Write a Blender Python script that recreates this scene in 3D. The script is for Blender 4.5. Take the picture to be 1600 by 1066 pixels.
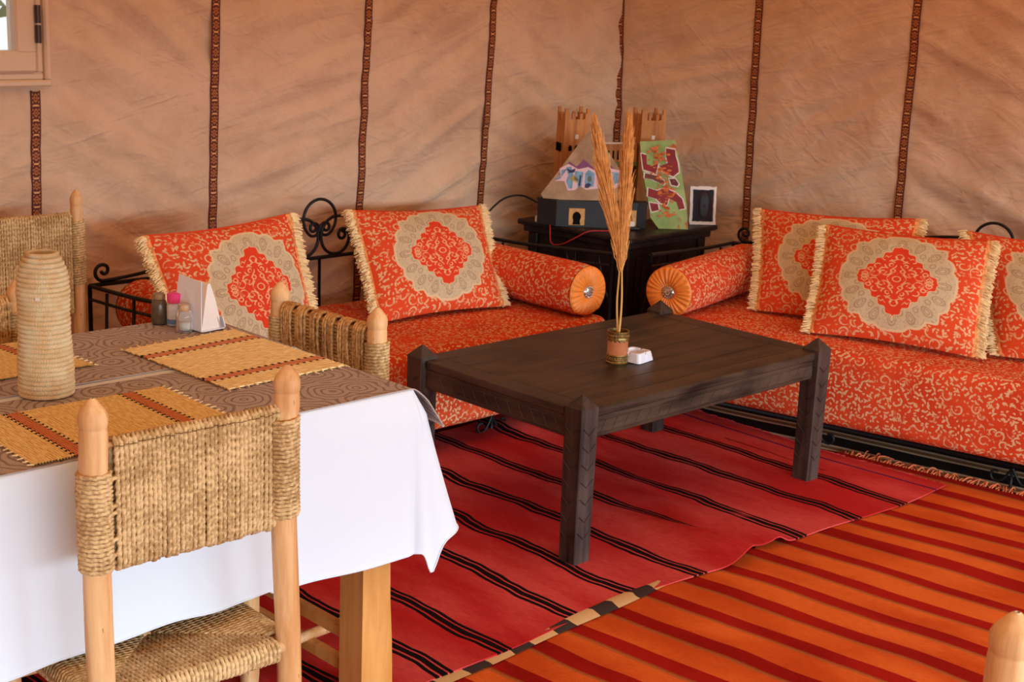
import bpy, math, random
import numpy as np
from mathutils import Vector, Matrix, noise as mnoise

for o in list(bpy.data.objects):
    bpy.data.objects.remove(o, do_unlink=True)
sc = bpy.context.scene
COL = sc.collection
PI = math.pi
rnd = random.Random(7)

# ------------------------------------------------------------------ camera
cd = bpy.data.cameras.new('camera'); cam = bpy.data.objects.new('camera', cd); COL.objects.link(cam)
cd.sensor_width = 36.0; cd.lens = 2247.85 / 1600 * 36.0; cd.clip_start = 0.05
fw = Vector((0.68088573, 0.69102029, -0.24266351)); rt = Vector((0.71892223, -0.69385987, 0.0413438)); up = Vector((0.13980507, 0.2026066, 0.96922913))
mw = Matrix((rt, up, -fw)).transposed().to_4x4(); mw.translation = (0, 0, 1.57634)
cam.matrix_world = mw
cd.dof.use_dof = True; cd.dof.focus_distance = 3.0; cd.dof.aperture_fstop = 13.0
sc.camera = cam

# ------------------------------------------------------------------ light
w = bpy.data.worlds.new('sky'); sc.world = w; w.use_nodes = True
bg = w.node_tree.nodes['Background']; bg.inputs[0].default_value = (0.92, 0.96, 1.0, 1); bg.inputs[1].default_value = 1.15
def area(name, loc, target, sx, sy, power, color):
    l = bpy.data.lights.new(name, 'AREA'); l.shape = 'RECTANGLE'; l.size = sx; l.size_y = sy; l.energy = power; l.color = color
    o = bpy.data.objects.new(name, l); COL.objects.link(o); o.location = loc
    o.rotation_euler = (Vector(target) - Vector(loc)).to_track_quat('-Z', 'Y').to_euler()
    return o
# daylight entering by the open front side of the tent
area('daylight_open_front', (2.4, -11.0, 5.6), (2.4, 0.0, 5.6), 22.0, 8.4, 9700, (0.73, 0.90, 1.0))
sc.view_settings.view_transform = 'Standard'; sc.view_settings.look = 'None'
sc.view_settings.exposure = 0.08; sc.view_settings.gamma = 1.0; sc.view_settings.use_curve_mapping = False

# ------------------------------------------------------------------ node helpers
def lin(c):
    c = c / 255.0
    return c / 12.92 if c <= 0.04045 else ((c + 0.055) / 1.055) ** 2.4
def C(r, g, b): return (lin(r), lin(g), lin(b), 1.0)

class V:                                           # a float socket with operators
    def __init__(s, T, k): s.T = T; s.k = k
    def _m(s, op, *a): return s.T.math(op, s, *a)
    def __add__(s, o): return s._m('ADD', o)
    __radd__ = __add__
    def __sub__(s, o): return s._m('SUBTRACT', o)
    def __rsub__(s, o): return s.T.math('SUBTRACT', o, s)
    def __mul__(s, o): return s._m('MULTIPLY', o)
    __rmul__ = __mul__
    def __truediv__(s, o): return s._m('DIVIDE', o)
    def __lt__(s, o): return s._m('LESS_THAN', o)
    def __gt__(s, o): return s._m('GREATER_THAN', o)
    def abs(s): return s._m('ABSOLUTE')
    def sin(s): return s._m('SINE')
    def cos(s): return s._m('COSINE')
    def fract(s): return s._m('FRACT')
    def floor(s): return s._m('FLOOR')
    def sqrt(s): return s._m('SQRT')
    def min(s, o): return s._m('MINIMUM', o)
    def max(s, o): return s._m('MAXIMUM', o)
    def pow(s, o): return s._m('POWER', o)

class T:
    def __init__(s, name, rough=0.7, spec=0.3, metal=0.0, sheen=0.0):
        s.m = bpy.data.materials.new(name); s.m.use_nodes = True; s.nt = s.m.node_tree; s.N = s.nt.nodes; s.L = s.nt.links
        s.b = s.N['Principled BSDF']; s.b.inputs['Roughness'].default_value = rough; s.b.inputs['Specular IOR Level'].default_value = spec
        s.b.inputs['Metallic'].default_value = metal; s.b.inputs['Sheen Weight'].default_value = sheen
        s._tc = None
    def link(s, a, b): s.L.new(a, b)
    def put(s, sock, v):
        if isinstance(v, V): s.L.new(v.k, sock)
        elif hasattr(v, 'node'): s.L.new(v, sock)
        else: sock.default_value = v
    def math(s, op, *a):
        n = s.N.new('ShaderNodeMath'); n.operation = op
        for i, x in enumerate(a): s.put(n.inputs[i], x)
        return V(s, n.outputs[0])
    def tc(s, which):
        if s._tc is None: s._tc = s.N.new('ShaderNodeTexCoord')
        return s._tc.outputs[which]
    def xyz(s, vec):
        n = s.N.new('ShaderNodeSeparateXYZ'); s.put(n.inputs[0], vec)
        return [V(s, n.outputs[i]) for i in range(3)]
    def vec(s, x=0.0, y=0.0, z=0.0):
        n = s.N.new('ShaderNodeCombineXYZ')
        for i, v in enumerate((x, y, z)): s.put(n.inputs[i], v)
        return n.outputs[0]
    def noise(s, vec, scale, detail=3.0, rough=0.5, dist=0.0):
        n = s.N.new('ShaderNodeTexNoise'); s.put(n.inputs['Vector'], vec)
        n.inputs['Scale'].default_value = scale; n.inputs['Detail'].default_value = detail
        n.inputs['Roughness'].default_value = rough; n.inputs['Distortion'].default_value = dist
        return V(s, n.outputs[0])
    def voro(s, vec, scale, feature='F1', rand=1.0):
        n = s.N.new('ShaderNodeTexVoronoi'); n.feature = feature; n.voronoi_dimensions = '2D'
        s.put(n.inputs['Vector'], vec); n.inputs['Scale'].default_value = scale; n.inputs['Randomness'].default_value = rand
        return n
    def mix(s, f, a, b):
        n = s.N.new('ShaderNodeMix'); n.data_type = 'RGBA'
        s.put(n.inputs[0], f); s.put(n.inputs[6], a); s.put(n.inputs[7], b)
        return n.outputs[2]
    def ramp(s, f, lo, hi):                          # smooth step
        n = s.N.new('ShaderNodeMapRange'); n.interpolation_type = 'SMOOTHSTEP'
        s.put(n.inputs[0], f); n.inputs[1].default_value = lo; n.inputs[2].default_value = hi
        return V(s, n.outputs[0])
    def bump(s, h, dist=0.002, strength=1.0):
        n = s.N.new('ShaderNodeBump'); s.put(n.inputs['Height'], h); n.inputs['Distance'].default_value = dist; n.inputs['Strength'].default_value = strength
        s.L.new(n.outputs[0], s.b.inputs['Normal'])
    def done(s, col): s.put(s.b.inputs['Base Color'], col); return s.m

def plain(name, c, rough=0.6, spec=0.3, metal=0.0, var=0.0, scale=20):
    t = T(name, rough, spec, metal)
    if var:
        f = t.noise(t.tc('Object'), scale, 4)
        d = (c[0] * (1 - var), c[1] * (1 - var), c[2] * (1 - var), 1); h = (min(1, c[0] * (1 + var)), min(1, c[1] * (1 + var)), min(1, c[2] * (1 + var)), 1)
        return t.done(t.mix(t.ramp(f, 0.3, 0.7), d, h))
    return t.done(c)

RED = C(222, 80, 42); CREAM = C(226, 194, 148); WREATH = C(208, 192, 158); TAUPE = C(172, 148, 120)

def curls(t, u, v, scale, seed, width=0.055):
    """brocade of little hooked tendrils: one arc in each cell, at a random turn"""
    vec = t.vec(u + seed * 1.37, v + seed * 0.71)
    n = t.voro(vec, scale, rand=0.85)
    px, py, _ = t.xyz(n.outputs['Position']); x, y, _ = t.xyz(vec)
    cr, cg, cb = t.xyz(n.outputs['Color'])
    lx = (x - px) * scale; ly = (y - py) * scale
    r = (lx * lx + ly * ly).sqrt()
    th = ((t.math('ARCTAN2', ly, lx) / (2 * PI)) + cr * 3.0).fract()
    line = (r - (0.10 + th * 0.34)).abs()
    wdt = (th * (1.0 - th)) * 4.0 * width + 0.008
    return (line < wdt) * (th > 0.06)

def flecks(t, u, v, scale, seed, a, b):
    """small leaf-shaped strokes, each at its own turn"""
    vec = t.vec(u + seed * 0.77, v + seed * 1.91)
    n = t.voro(vec, scale, rand=0.9)
    px, py, _ = t.xyz(n.outputs['Position']); x, y, _ = t.xyz(vec); cr, cg, cb = t.xyz(n.outputs['Color'])
    lx = (x - px) * scale; ly = (y - py) * scale; an = cr * (2 * PI); ca = an.cos(); sa = an.sin()
    p = lx * ca + ly * sa; q = ly * ca - lx * sa + (p * p) * 0.9 - 0.06
    return ((p * p) / (a * a) + (q * q) / (b * b)) < 1.0

def brocade(t, u, v):
    a = curls(t, u, v, 20.0, 1.0, 0.045)
    b = flecks(t, u, v, 38.0, 2.3, 0.40, 0.13)
    c = flecks(t, u, v, 55.0, 4.1, 0.28, 0.16)
    big = t.ramp(t.noise(t.vec(u, v), 8.0, 1.0), 0.44, 0.50)
    return (a * (1.0 - big)).max(b * big).max(c * (big * 0.5 + 0.5))

def fabric_weave(t, u, v):
    t.bump(((u * 1400.0).sin() * (v * 1400.0).sin()) * 0.5 + t.noise(t.vec(u, v), 300.0, 2.0), 0.0006, 0.5)

def mat_brocade():
    t = T('red_brocade', 0.8, 0.12)
    u, v, _ = t.xyz(t.tc('UV'))
    f = brocade(t, u, v)
    tone = t.ramp(t.noise(t.vec(u, v), 6.0, 2.0), 0.3, 0.7)
    fabric_weave(t, u, v)
    return t.done(t.mix(f * 0.86, t.mix(tone, C(206, 66, 32), RED), CREAM))

def rings(t, x, y, lst, wd):
    m = None
    for cx, cy, r in lst:
        d = (((x - cx) * (x - cx) + (y - cy) * (y - cy)).sqrt() - r).abs()
        m = d if m is None else m.min(d)
    return m < wd

def mat_cushion():
    t = T('medallion_brocade', 0.8, 0.12)
    u, v, _ = t.xyz(t.tc('UV'))
    x = (u - 0.5) * 2.0; y = (v - 0.5) * 2.0
    ax = x.abs(); ay = y.abs()
    base = t.mix(brocade(t, u * 0.52, v * 0.46) * 0.86, RED, CREAM)
    # scalloped wreath
    ex = x / 0.72; ey = y / 0.87
    re = (ex * ex + ey * ey).sqrt(); th = t.math('ARCTAN2', ey, ex)
    R = 0.95 + (th * 10.0).sin().abs() * 0.055 + ((th * 8.0).cos().max(0.0)).pow(6.0) * 0.05
    inside = re < R
    rim = (re - R).abs() < 0.022
    # lobed ornament in the wreath: 16 paisley drops
    seg = ((th / (2 * PI)) * 16.0 + 0.5).fract() - 0.5
    lx = seg * 0.33; ly = re - 0.80
    drop = (lx * lx * 1.6 + ly * ly * 0.55).sqrt()
    l1 = ((drop - 0.085).abs() < 0.013).max((drop - 0.045).abs() < 0.010)
    seg2 = ((th / (2 * PI)) * 16.0).fract() - 0.5
    lx2 = seg2 * 0.33; ly2 = re - 0.68
    d2 = (lx2 * lx2 + ly2 * ly2).sqrt()
    fw_ = ((ax * 30.0 + (ay * 26.0).sin() * 1.8).sin()) * ((ay * 28.0 + (ax * 30.0).sin() * 1.8).sin())
    l2 = ((d2 - 0.05).abs() < 0.012).max((fw_ - 0.28).abs() < 0.10)
    wre = t.mix(l1.max(l2) * 0.8, WREATH, TAUPE)
    wre = t.mix(rim, wre, C(226, 200, 160))
    # lobed diamond
    dd = ax / 0.56 + ay / 0.71
    lob = 0.95 + (((ax / 0.56) - (ay / 0.71)) * 18.0).cos() * 0.045
    dia = dd < lob
    drim = (dd - lob).abs() < 0.035
    L = [(0, 0, 0.05), (0, 0, 0.115), (0.155, 0.13, 0.075), (0.18, 0.11, 0.035), (0.275, 0.075, 0.06), (0.10, 0.27, 0.07), (0.085, 0.265, 0.03), (0.25, 0.22, 0.045), (0.0, 0.43, 0.05), (0.075, 0.40, 0.045), (0.40, 0.05, 0.035), (0.17, 0.38, 0.04), (0.06, 0.16, 0.03), (0.34, 0.15, 0.03)]
    sq = ((ax - 0.40).abs() + ay * 0.95 - 0.045).abs() < 0.012
    f2 = ((ax * 24.0 - (ay * 19.0).cos() * 1.4).sin()) * ((ay * 21.0 - (ax * 22.0).cos() * 1.4).cos())
    ln = (rings(t, ax, ay, L, 0.0085) * ((ax * 47.0 + ay * 31.0).sin() > -0.45)).max(sq).max((f2 - 0.62).abs() < 0.06) * (dd < 0.90)
    dcol = t.mix(ln * 0.8, C(224, 70, 40), C(238, 196, 150))
    col = t.mix(inside.max(rim), base, wre)
    col = t.mix(drim, col, C(224, 196, 156))
    col = t.mix(dia, col, dcol)
    fabric_weave(t, u * 0.5, v * 0.5)
    return t.done(col)

def mat_canvas():
    t = T('suede_tent_canvas', 0.85, 0.1, 0, 0.05)
    o = t.tc('Object')
    n1 = t.noise(o, 2.2, 5, 0.6); n2 = t.noise(o, 9.0, 5, 0.65, 0.6)
    f = t.ramp(n1 * 0.6 + n2 * 0.4, 0.36, 0.64)
    x, y, z = t.xyz(o); h = x - y
    c1 = (t.noise(t.vec(h * 1.4 + z * 3.2, z * 7.5 - h * 2.4, 3.0), 1.3, 3, 0.55, 0.8) - 0.5).abs()
    c2 = (t.noise(t.vec(h * 2.0 - z * 4.5, z * 8.0 + h * 5.0, 7.0), 1.1, 3, 0.55, 0.6) - 0.5).abs()
    cr = (1.0 - t.ramp(c1, 0.0, 0.16)) * 0.8 + (1.0 - t.ramp(c2, 0.0, 0.14)) * 0.45
    t.bump(n2 * 0.5 + t.noise(o, 45.0, 3) * 0.12 + cr * 0.45, 0.012, 0.6)
    return t.done(t.mix(f, C(208, 174, 144), C(224, 194, 166)))

def mat_roof():
    t = T('terracotta_roof_canvas', 0.9, 0.1)
    col = C(224, 136, 80)
    t.done(col)
    tr = t.N.new('ShaderNodeBsdfTranslucent'); tr.inputs[0].default_value = C(244, 182, 124)
    ms = t.N.new('ShaderNodeMixShader'); ms.inputs[0].default_value = 0.5
    out = t.N['Material Output']
    t.link(t.b.outputs[0], ms.inputs[1]); t.link(tr.outputs[0], ms.inputs[2]); t.link(ms.outputs[0], out.inputs[0])
    return t.m

def mat_tape():
    t = T('woven_braid_tape', 0.6, 0.35)
    u, v, _ = t.xyz(t.tc('UV'))                       # u 0..1 across, v metres
    k = (v / 0.047).fract() - 0.5
    x = u - 0.5
    oval = ((x * x * 14.0 + k * k * 7.0).sqrt() - 0.62).abs() < 0.16
    core = (x * x * 20.0 + k * k * 14.0).sqrt() < 0.30
    bar = (k.abs() > 0.44) * (x.abs() < 0.26)
    edge = x.abs() > 0.36
    beads = ((v * 520.0).sin() > 0.1) * (x.abs() > 0.26) * (x.abs() < 0.34)
    c = t.mix(oval.max(core), C(92, 40, 22), C(186, 112, 58))
    c = t.mix(bar, c, C(232, 176, 116)); c = t.mix(beads, c, C(206, 150, 100)); c = t.mix(edge, c, C(98, 34, 26))
    t.bump(oval.max(core).max(bar), 0.0015)
    return t.done(c)

def mat_darkwood(name, lo, hi, rough=0.45, axis=0, spec=0.4):
    t = T(name, rough, spec)
    o = t.xyz(t.tc('Object')); s = [18.0, 18.0, 18.0]; s[axis] = 1.6
    vec = t.vec(o[0] * s[0], o[1] * s[1], o[2] * s[2])
    g = t.noise(vec, 1.6, 6, 0.65, 0.4); p = t.noise(t.tc('Object'), 5.0, 4)
    f = t.ramp(g * 0.65 + p * 0.35, 0.34, 0.66)
    t.bump(g, 0.0015, 0.6)
    t.put(t.b.inputs['Roughness'], rough + (g - 0.5) * 0.5)
    return t.done(t.mix(f, lo, hi))

def mat_wood():
    t = T('peeled_light_wood', 0.5, 0.35)
    o = t.xyz(t.tc('Object'))
    g = t.noise(t.vec(o[0] * 14.0, o[1] * 14.0, o[2] * 1.4), 2.0, 5, 0.6, 0.3)
    kn = t.voro(t.vec(o[0] * 7.0 + o[1] * 4.0 + 0.37, o[2] * 2.0 + o[0] * 1.7), 4.0)
    knot = V(t, kn.outputs['Distance']) < 0.035
    c = t.mix(t.ramp(g, 0.3, 0.7), C(206, 150, 94), C(242, 202, 148))
    t.bump(g, 0.001, 0.4)
    return t.done(t.mix(knot * 0.5, c, C(140, 80, 44)))

def mat_rope(name, lo, hi):
    t = T(name, 0.8, 0.15)
    o = t.tc('Object')
    n = t.noise(o, 140.0, 2); p = t.noise(o, 17.0, 2)
    f = t.ramp(n * 0.6 + p * 0.4, 0.38, 0.62)
    t.bump(t.noise(o, 500.0, 2), 0.001, 0.6)
    return t.done(t.mix(f, lo, hi))

def mat_red_kilim():
    t = T('red_kilim', 0.95, 0.05)
    x, y, _ = t.xyz(t.tc('UV'))                       # metres
    wob = (t.noise(t.vec(x * 1.2, y * 1.8), 2.2, 2) - 0.5) * 0.075
    xx = x + wob
    m = None
    def line(c, wd):
        nonlocal m
        d = (xx - c).abs() < wd
        m = d if m is None else m.max(d)
    for c in (3.916, 3.686, 3.424, 3.185, 2.958, 2.726, 2.505, 2.221, 2.034, 1.80, 1.56, 1.30, 1.05):
        line(c - 0.022, 0.006); line(c, 0.0095); line(c + 0.020, 0.0055)
    gap = t.ramp(t.noise(t.vec(x * 0.8, y * 1.0), 3.0, 1), 0.28, 0.34)
    fade = t.ramp(t.noise(t.vec(x * 3.0, y * 1.0), 1.9, 4), 0.35, 0.70)
    fine = t.noise(t.vec(x * 260.0, y * 30.0), 1.0, 2)
    red = t.mix(fade, C(188, 40, 40), C(212, 82, 78))
    red = t.mix((fine - 0.4).max(0.0) * 1.2, red, C(140, 26, 30))
    pur = (x - 4.115).abs() < 0.005
    col = t.mix(m * gap, red, C(26, 16, 18)); col = t.mix(pur, col, C(70, 30, 80))
    t.bump((x * 1500.0).sin() * 0.4 + fine, 0.0012, 0.7)
    return t.done(col)

def mat_orange_kilim():
    t = T('orange_kilim', 0.95, 0.05)
    x, y, _ = t.xyz(t.tc('UV'))
    wob = (t.noise(t.vec(x, y * 0.9), 2.0, 2) - 0.5) * 0.06
    k = ((x + wob) / 0.148 - 0.31).fract()
    red = k < (t.noise(t.vec(((x + wob) / 0.148 - 0.31).floor() * 5.37, 0.3), 1.0, 0) * 0.42 + 0.19)
    edge = (k < 0.04).max((k > 0.94))
    fine = t.noise(t.vec(x * 200.0, y * 40.0), 1.0, 2)
    tone = t.ramp(t.noise(t.vec(x * 2.0, y), 2.4, 3), 0.35, 0.65)
    c = t.mix(red, t.mix(tone, C(196, 78, 28), C(220, 104, 42)), t.mix(tone, C(140, 18, 12), C(164, 28, 18)))
    c = t.mix(edge * 0.6, c, C(150, 96, 50))
    c = t.mix((fine - 0.45).max(0.0) * 0.8, c, C(140, 44, 22))
    t.bump((x * 1500.0).sin() * 0.4 + fine, 0.0014, 0.7)
    return t.done(c)

def mat_dark_kilim():
    t = T('black_brown_kilim', 0.9, 0.1)
    x, y, _ = t.xyz(t.tc('UV'))                       # x metres across the bands
    wob = (t.noise(t.vec(x, y), 1.6, 2) - 0.5) * 0.05
    k = ((x + wob) / 0.17).fract()
    c = t.mix((k - 0.31).abs() < 0.10, C(40, 34, 34), C(150, 112, 76))
    c = t.mix(((k - 0.17).abs() < 0.05).max((k - 0.46).abs() < 0.06), c, C(232, 206, 168))
    t.bump(t.noise(t.vec(x * 200.0, y * 60.0), 1.0, 2), 0.0015, 0.7)
    return t.done(c)

def mat_runner():
    t = T('brown_paisley_runner', 0.85, 0.15)
    u, v, _ = t.xyz(t.tc('UV'))
    n = t.voro(t.vec(u, v), 8.5, rand=0.8)
    d = V(t, n.outputs['Distance']) + (t.noise(t.vec(u, v), 14.0, 2) - 0.5) * 0.35
    ln = ((d * 44.0).sin() > 0.55)
    wv = t.noise(t.vec(u * 500.0, v * 500.0), 1.0, 1)
    c = t.mix(t.ramp(wv, 0.3, 0.7), C(150, 138, 136), C(196, 186, 184))
    c = t.mix(ln * 0.6, c, C(108, 86, 84))
    t.bump(wv, 0.001, 0.6)
    return t.done(c)

def mat_cloth():
    t = T('white_cotton', 0.85, 0.1, 0, 0.1)
    o = t.tc('Object')
    t.bump(t.noise(o, 5.0, 3), 0.006, 0.35)
    return t.done(C(222, 234, 247))

def mat_placemat():
    t = T('straw_placemat', 0.7, 0.25)
    u, v, _ = t.xyz(t.tc('UV'))                       # u 0..1 along the reeds, v 0..1 across
    fl = t.noise(t.vec(u * 14.0, v * 90.0), 1.0, 3)
    c = t.mix(t.ramp(fl, 0.3, 0.7), C(222, 188, 126), C(248, 228, 168))
    for s in (0.20, 0.78):
        c = t.mix(((v - s).abs() < 0.032) * 0.8, c, C(198, 98, 60))
        dash = ((u * 17.0).fract() < 0.42) * ((v - (s + 0.038)).abs() < 0.012)
        dash2 = ((u * 17.0 + 0.5).fract() < 0.42) * ((v - (s - 0.038)).abs() < 0.012)
        c = t.mix(dash.max(dash2), c, C(46, 30, 34))
    return t.done(c)

def mat_basket():
    t = T('coiled_palm', 0.75, 0.2)
    u, v, z = t.xyz(t.tc('Object'))
    a = t.math('ARCTAN2', v, u)
    st = (a * 110.0).sin()
    n = t.noise(t.tc('Object'), 30.0, 3)
    c = t.mix(t.ramp(n, 0.3, 0.7), C(244, 210, 156), C(255, 240, 200))
    stain = t.ramp(t.noise(t.tc('Object'), 9.0, 2), 0.58, 0.72) * t.ramp(z, 0.20, 0.26)
    c = t.mix(stain * 0.6, c, C(176, 104, 58))
    t.bump(st, 0.0012, 0.8)
    return t.done(c)

def mat_green_board():
    t = T('weathered_green_paint', 0.6, 0.3)
    o = t.tc('Object')
    n = t.noise(o, 9.0, 5, 0.6); r = t.noise(o, 22.0, 4, 0.6)
    c = t.mix(t.ramp(n, 0.35, 0.65), C(124, 158, 92), C(160, 186, 120))
    c = t.mix(t.ramp(r, 0.58, 0.66), c, C(176, 96, 60))
    return t.done(c)

def mat_stone():
    t = T('sandstone', 0.8, 0.2)
    o = t.tc('Object')
    n = t.noise(o, 12.0, 5, 0.6)
    t.bump(n, 0.003)
    return t.done(t.mix(t.ramp(n, 0.3, 0.7), C(150, 124, 98), C(184, 158, 128)))

def glass(name, col=(0.95, 0.97, 0.97, 1), rough=0.03):
    t = T(name, rough, 0.5)
    t.b.inputs['Transmission Weight'].default_value = 0.92; t.b.inputs['IOR'].default_value = 1.25
    return t.done(col)

MB = mat_brocade(); MC = mat_cushion(); MCAN = mat_canvas(); MROOF = mat_roof(); MTAPE = mat_tape()
MDW = mat_darkwood('dark_stained_table', C(26, 20, 17), C(82, 64, 51), 0.42, 0, 0.3)
MDWL = mat_darkwood('dark_stained_leg', C(34, 26, 24), C(80, 62, 54), 0.5, 2)
MDWY = mat_darkwood('dark_stained_rail', C(34, 26, 24), C(80, 62, 54), 0.5, 1)
MCAB = mat_darkwood('near_black_cabinet', C(16, 11, 11), C(42, 31, 29), 0.4, 2, 0.3)
MKAS = mat_darkwood('carved_orange_wood', C(164, 106, 64), C(208, 150, 96), 0.7, 2, 0.2)
MWOOD = mat_wood(); MTW = mat_darkwood('varnished_pine', C(198, 134, 68), C(222, 162, 92), 0.4, 2)
MROPE = mat_rope('straw_rope', C(176, 142, 94), C(226, 196, 146))
MROPE2 = mat_rope('brown_straw', C(164, 122, 76), C(220, 178, 120))
MRK = mat_red_kilim(); MOK = mat_orange_kilim(); MDK = mat_dark_kilim(); MRUN = mat_runner(); MCL = mat_cloth()
MPM = mat_placemat(); MBK = mat_basket(); MGB = mat_green_board(); MST = mat_stone()
MIRON = plain('wrought_iron', C(30, 28, 30), 0.5, 0.4, 0.4, 0.2, 60)
MFR = plain('cream_fringe', C(252, 224, 176), 0.9, 0.1, 0, 0.12, 50); MFRB = plain('orange_fringe_band', C(236, 158, 98), 0.85, 0.1, 0, 0.3, 90)
MOC = plain('orange_satin', C(240, 140, 56), 0.45, 0.4, 0, 0.08, 30)
MSIL = plain('silver', C(200, 196, 190), 0.25, 0.5, 0.9); MBRASS = plain('aged_brass', C(150, 122, 74), 0.35, 0.5, 0.8, 0.35, 120)
MCOP = plain('copper_leather', C(186, 122, 84), 0.4, 0.4, 0.1, 0.08, 40)
MWHP = plain('white_plastic', C(232, 234, 246), 0.35, 0.5); MPAMP = plain('dry_plume', C(246, 184, 112), 0.85, 0.1, 0, 0.2, 60); MSTALK = plain('dry_stalk', C(226, 184, 110), 0.6, 0.3)
MNAP = plain('white_paper', C(240, 232, 226), 0.8, 0.1); MBLK = plain('black_paint', C(34, 36, 40), 0.45, 0.4, 0, 0.1, 30)
MARCH = plain('pale_carved_wood', C(206, 160, 100), 0.6, 0.3, 0, 0.15, 60); MVOID = plain('black_recess', C(14, 12, 12), 0.8, 0.1)
MWIN = plain('beige_window_frame', C(222, 196, 168), 0.5, 0.35); MHINGE = plain('dark_hinge', C(70, 58, 56), 0.4, 0.5, 0.5)
MPINK = plain('pink_lid', C(226, 60, 130), 0.35, 0.5); MBLUE = plain('blue_label', C(100, 140, 190), 0.5, 0.4); MSALT = plain('salt', C(240, 234, 222), 0.9, 0.1)
MPEP = plain('pepper_jar', C(92, 78, 62), 0.25, 0.5, 0, 0.2, 60); MGLASS = glass('clear_glass'); MREDW = plain('red_wire', C(190, 40, 44), 0.4, 0.4)
MMAR = plain('maroon_paint', C(132, 38, 44), 0.55, 0.3, 0, 0.15, 40); MWHT = plain('white_paint', C(226, 220, 214), 0.6, 0.3); MORP = plain('orange_paint', C(206, 112, 56), 0.6, 0.3, 0, 0.2, 60)
MLB = plain('pale_blue_paint', C(120, 164, 196), 0.6, 0.3, 0, 0.2, 60); MYE = plain('ochre_paint', C(190, 170, 90), 0.6, 0.3); MPU = plain('purple_paint', C(130, 76, 120), 0.6, 0.3); MNAV = plain('navy_paint', C(54, 58, 100), 0.6, 0.3); MPNKW = plain('pale_pink_paint', C(226, 196, 206), 0.6, 0.3)
MRFR = plain('rust_wool_fringe', C(206, 112, 74), 0.9, 0.1, 0, 0.2, 60); MLEAF = plain('leaf', C(110, 140, 70), 0.6, 0.3, 0, 0.3, 8); MGRND = plain('packed_earth', C(150, 110, 84), 0.9, 0.1, 0, 0.15, 4)
MHEM = plain('runner_hem', C(214, 200, 180), 0.85, 0.1)

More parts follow.
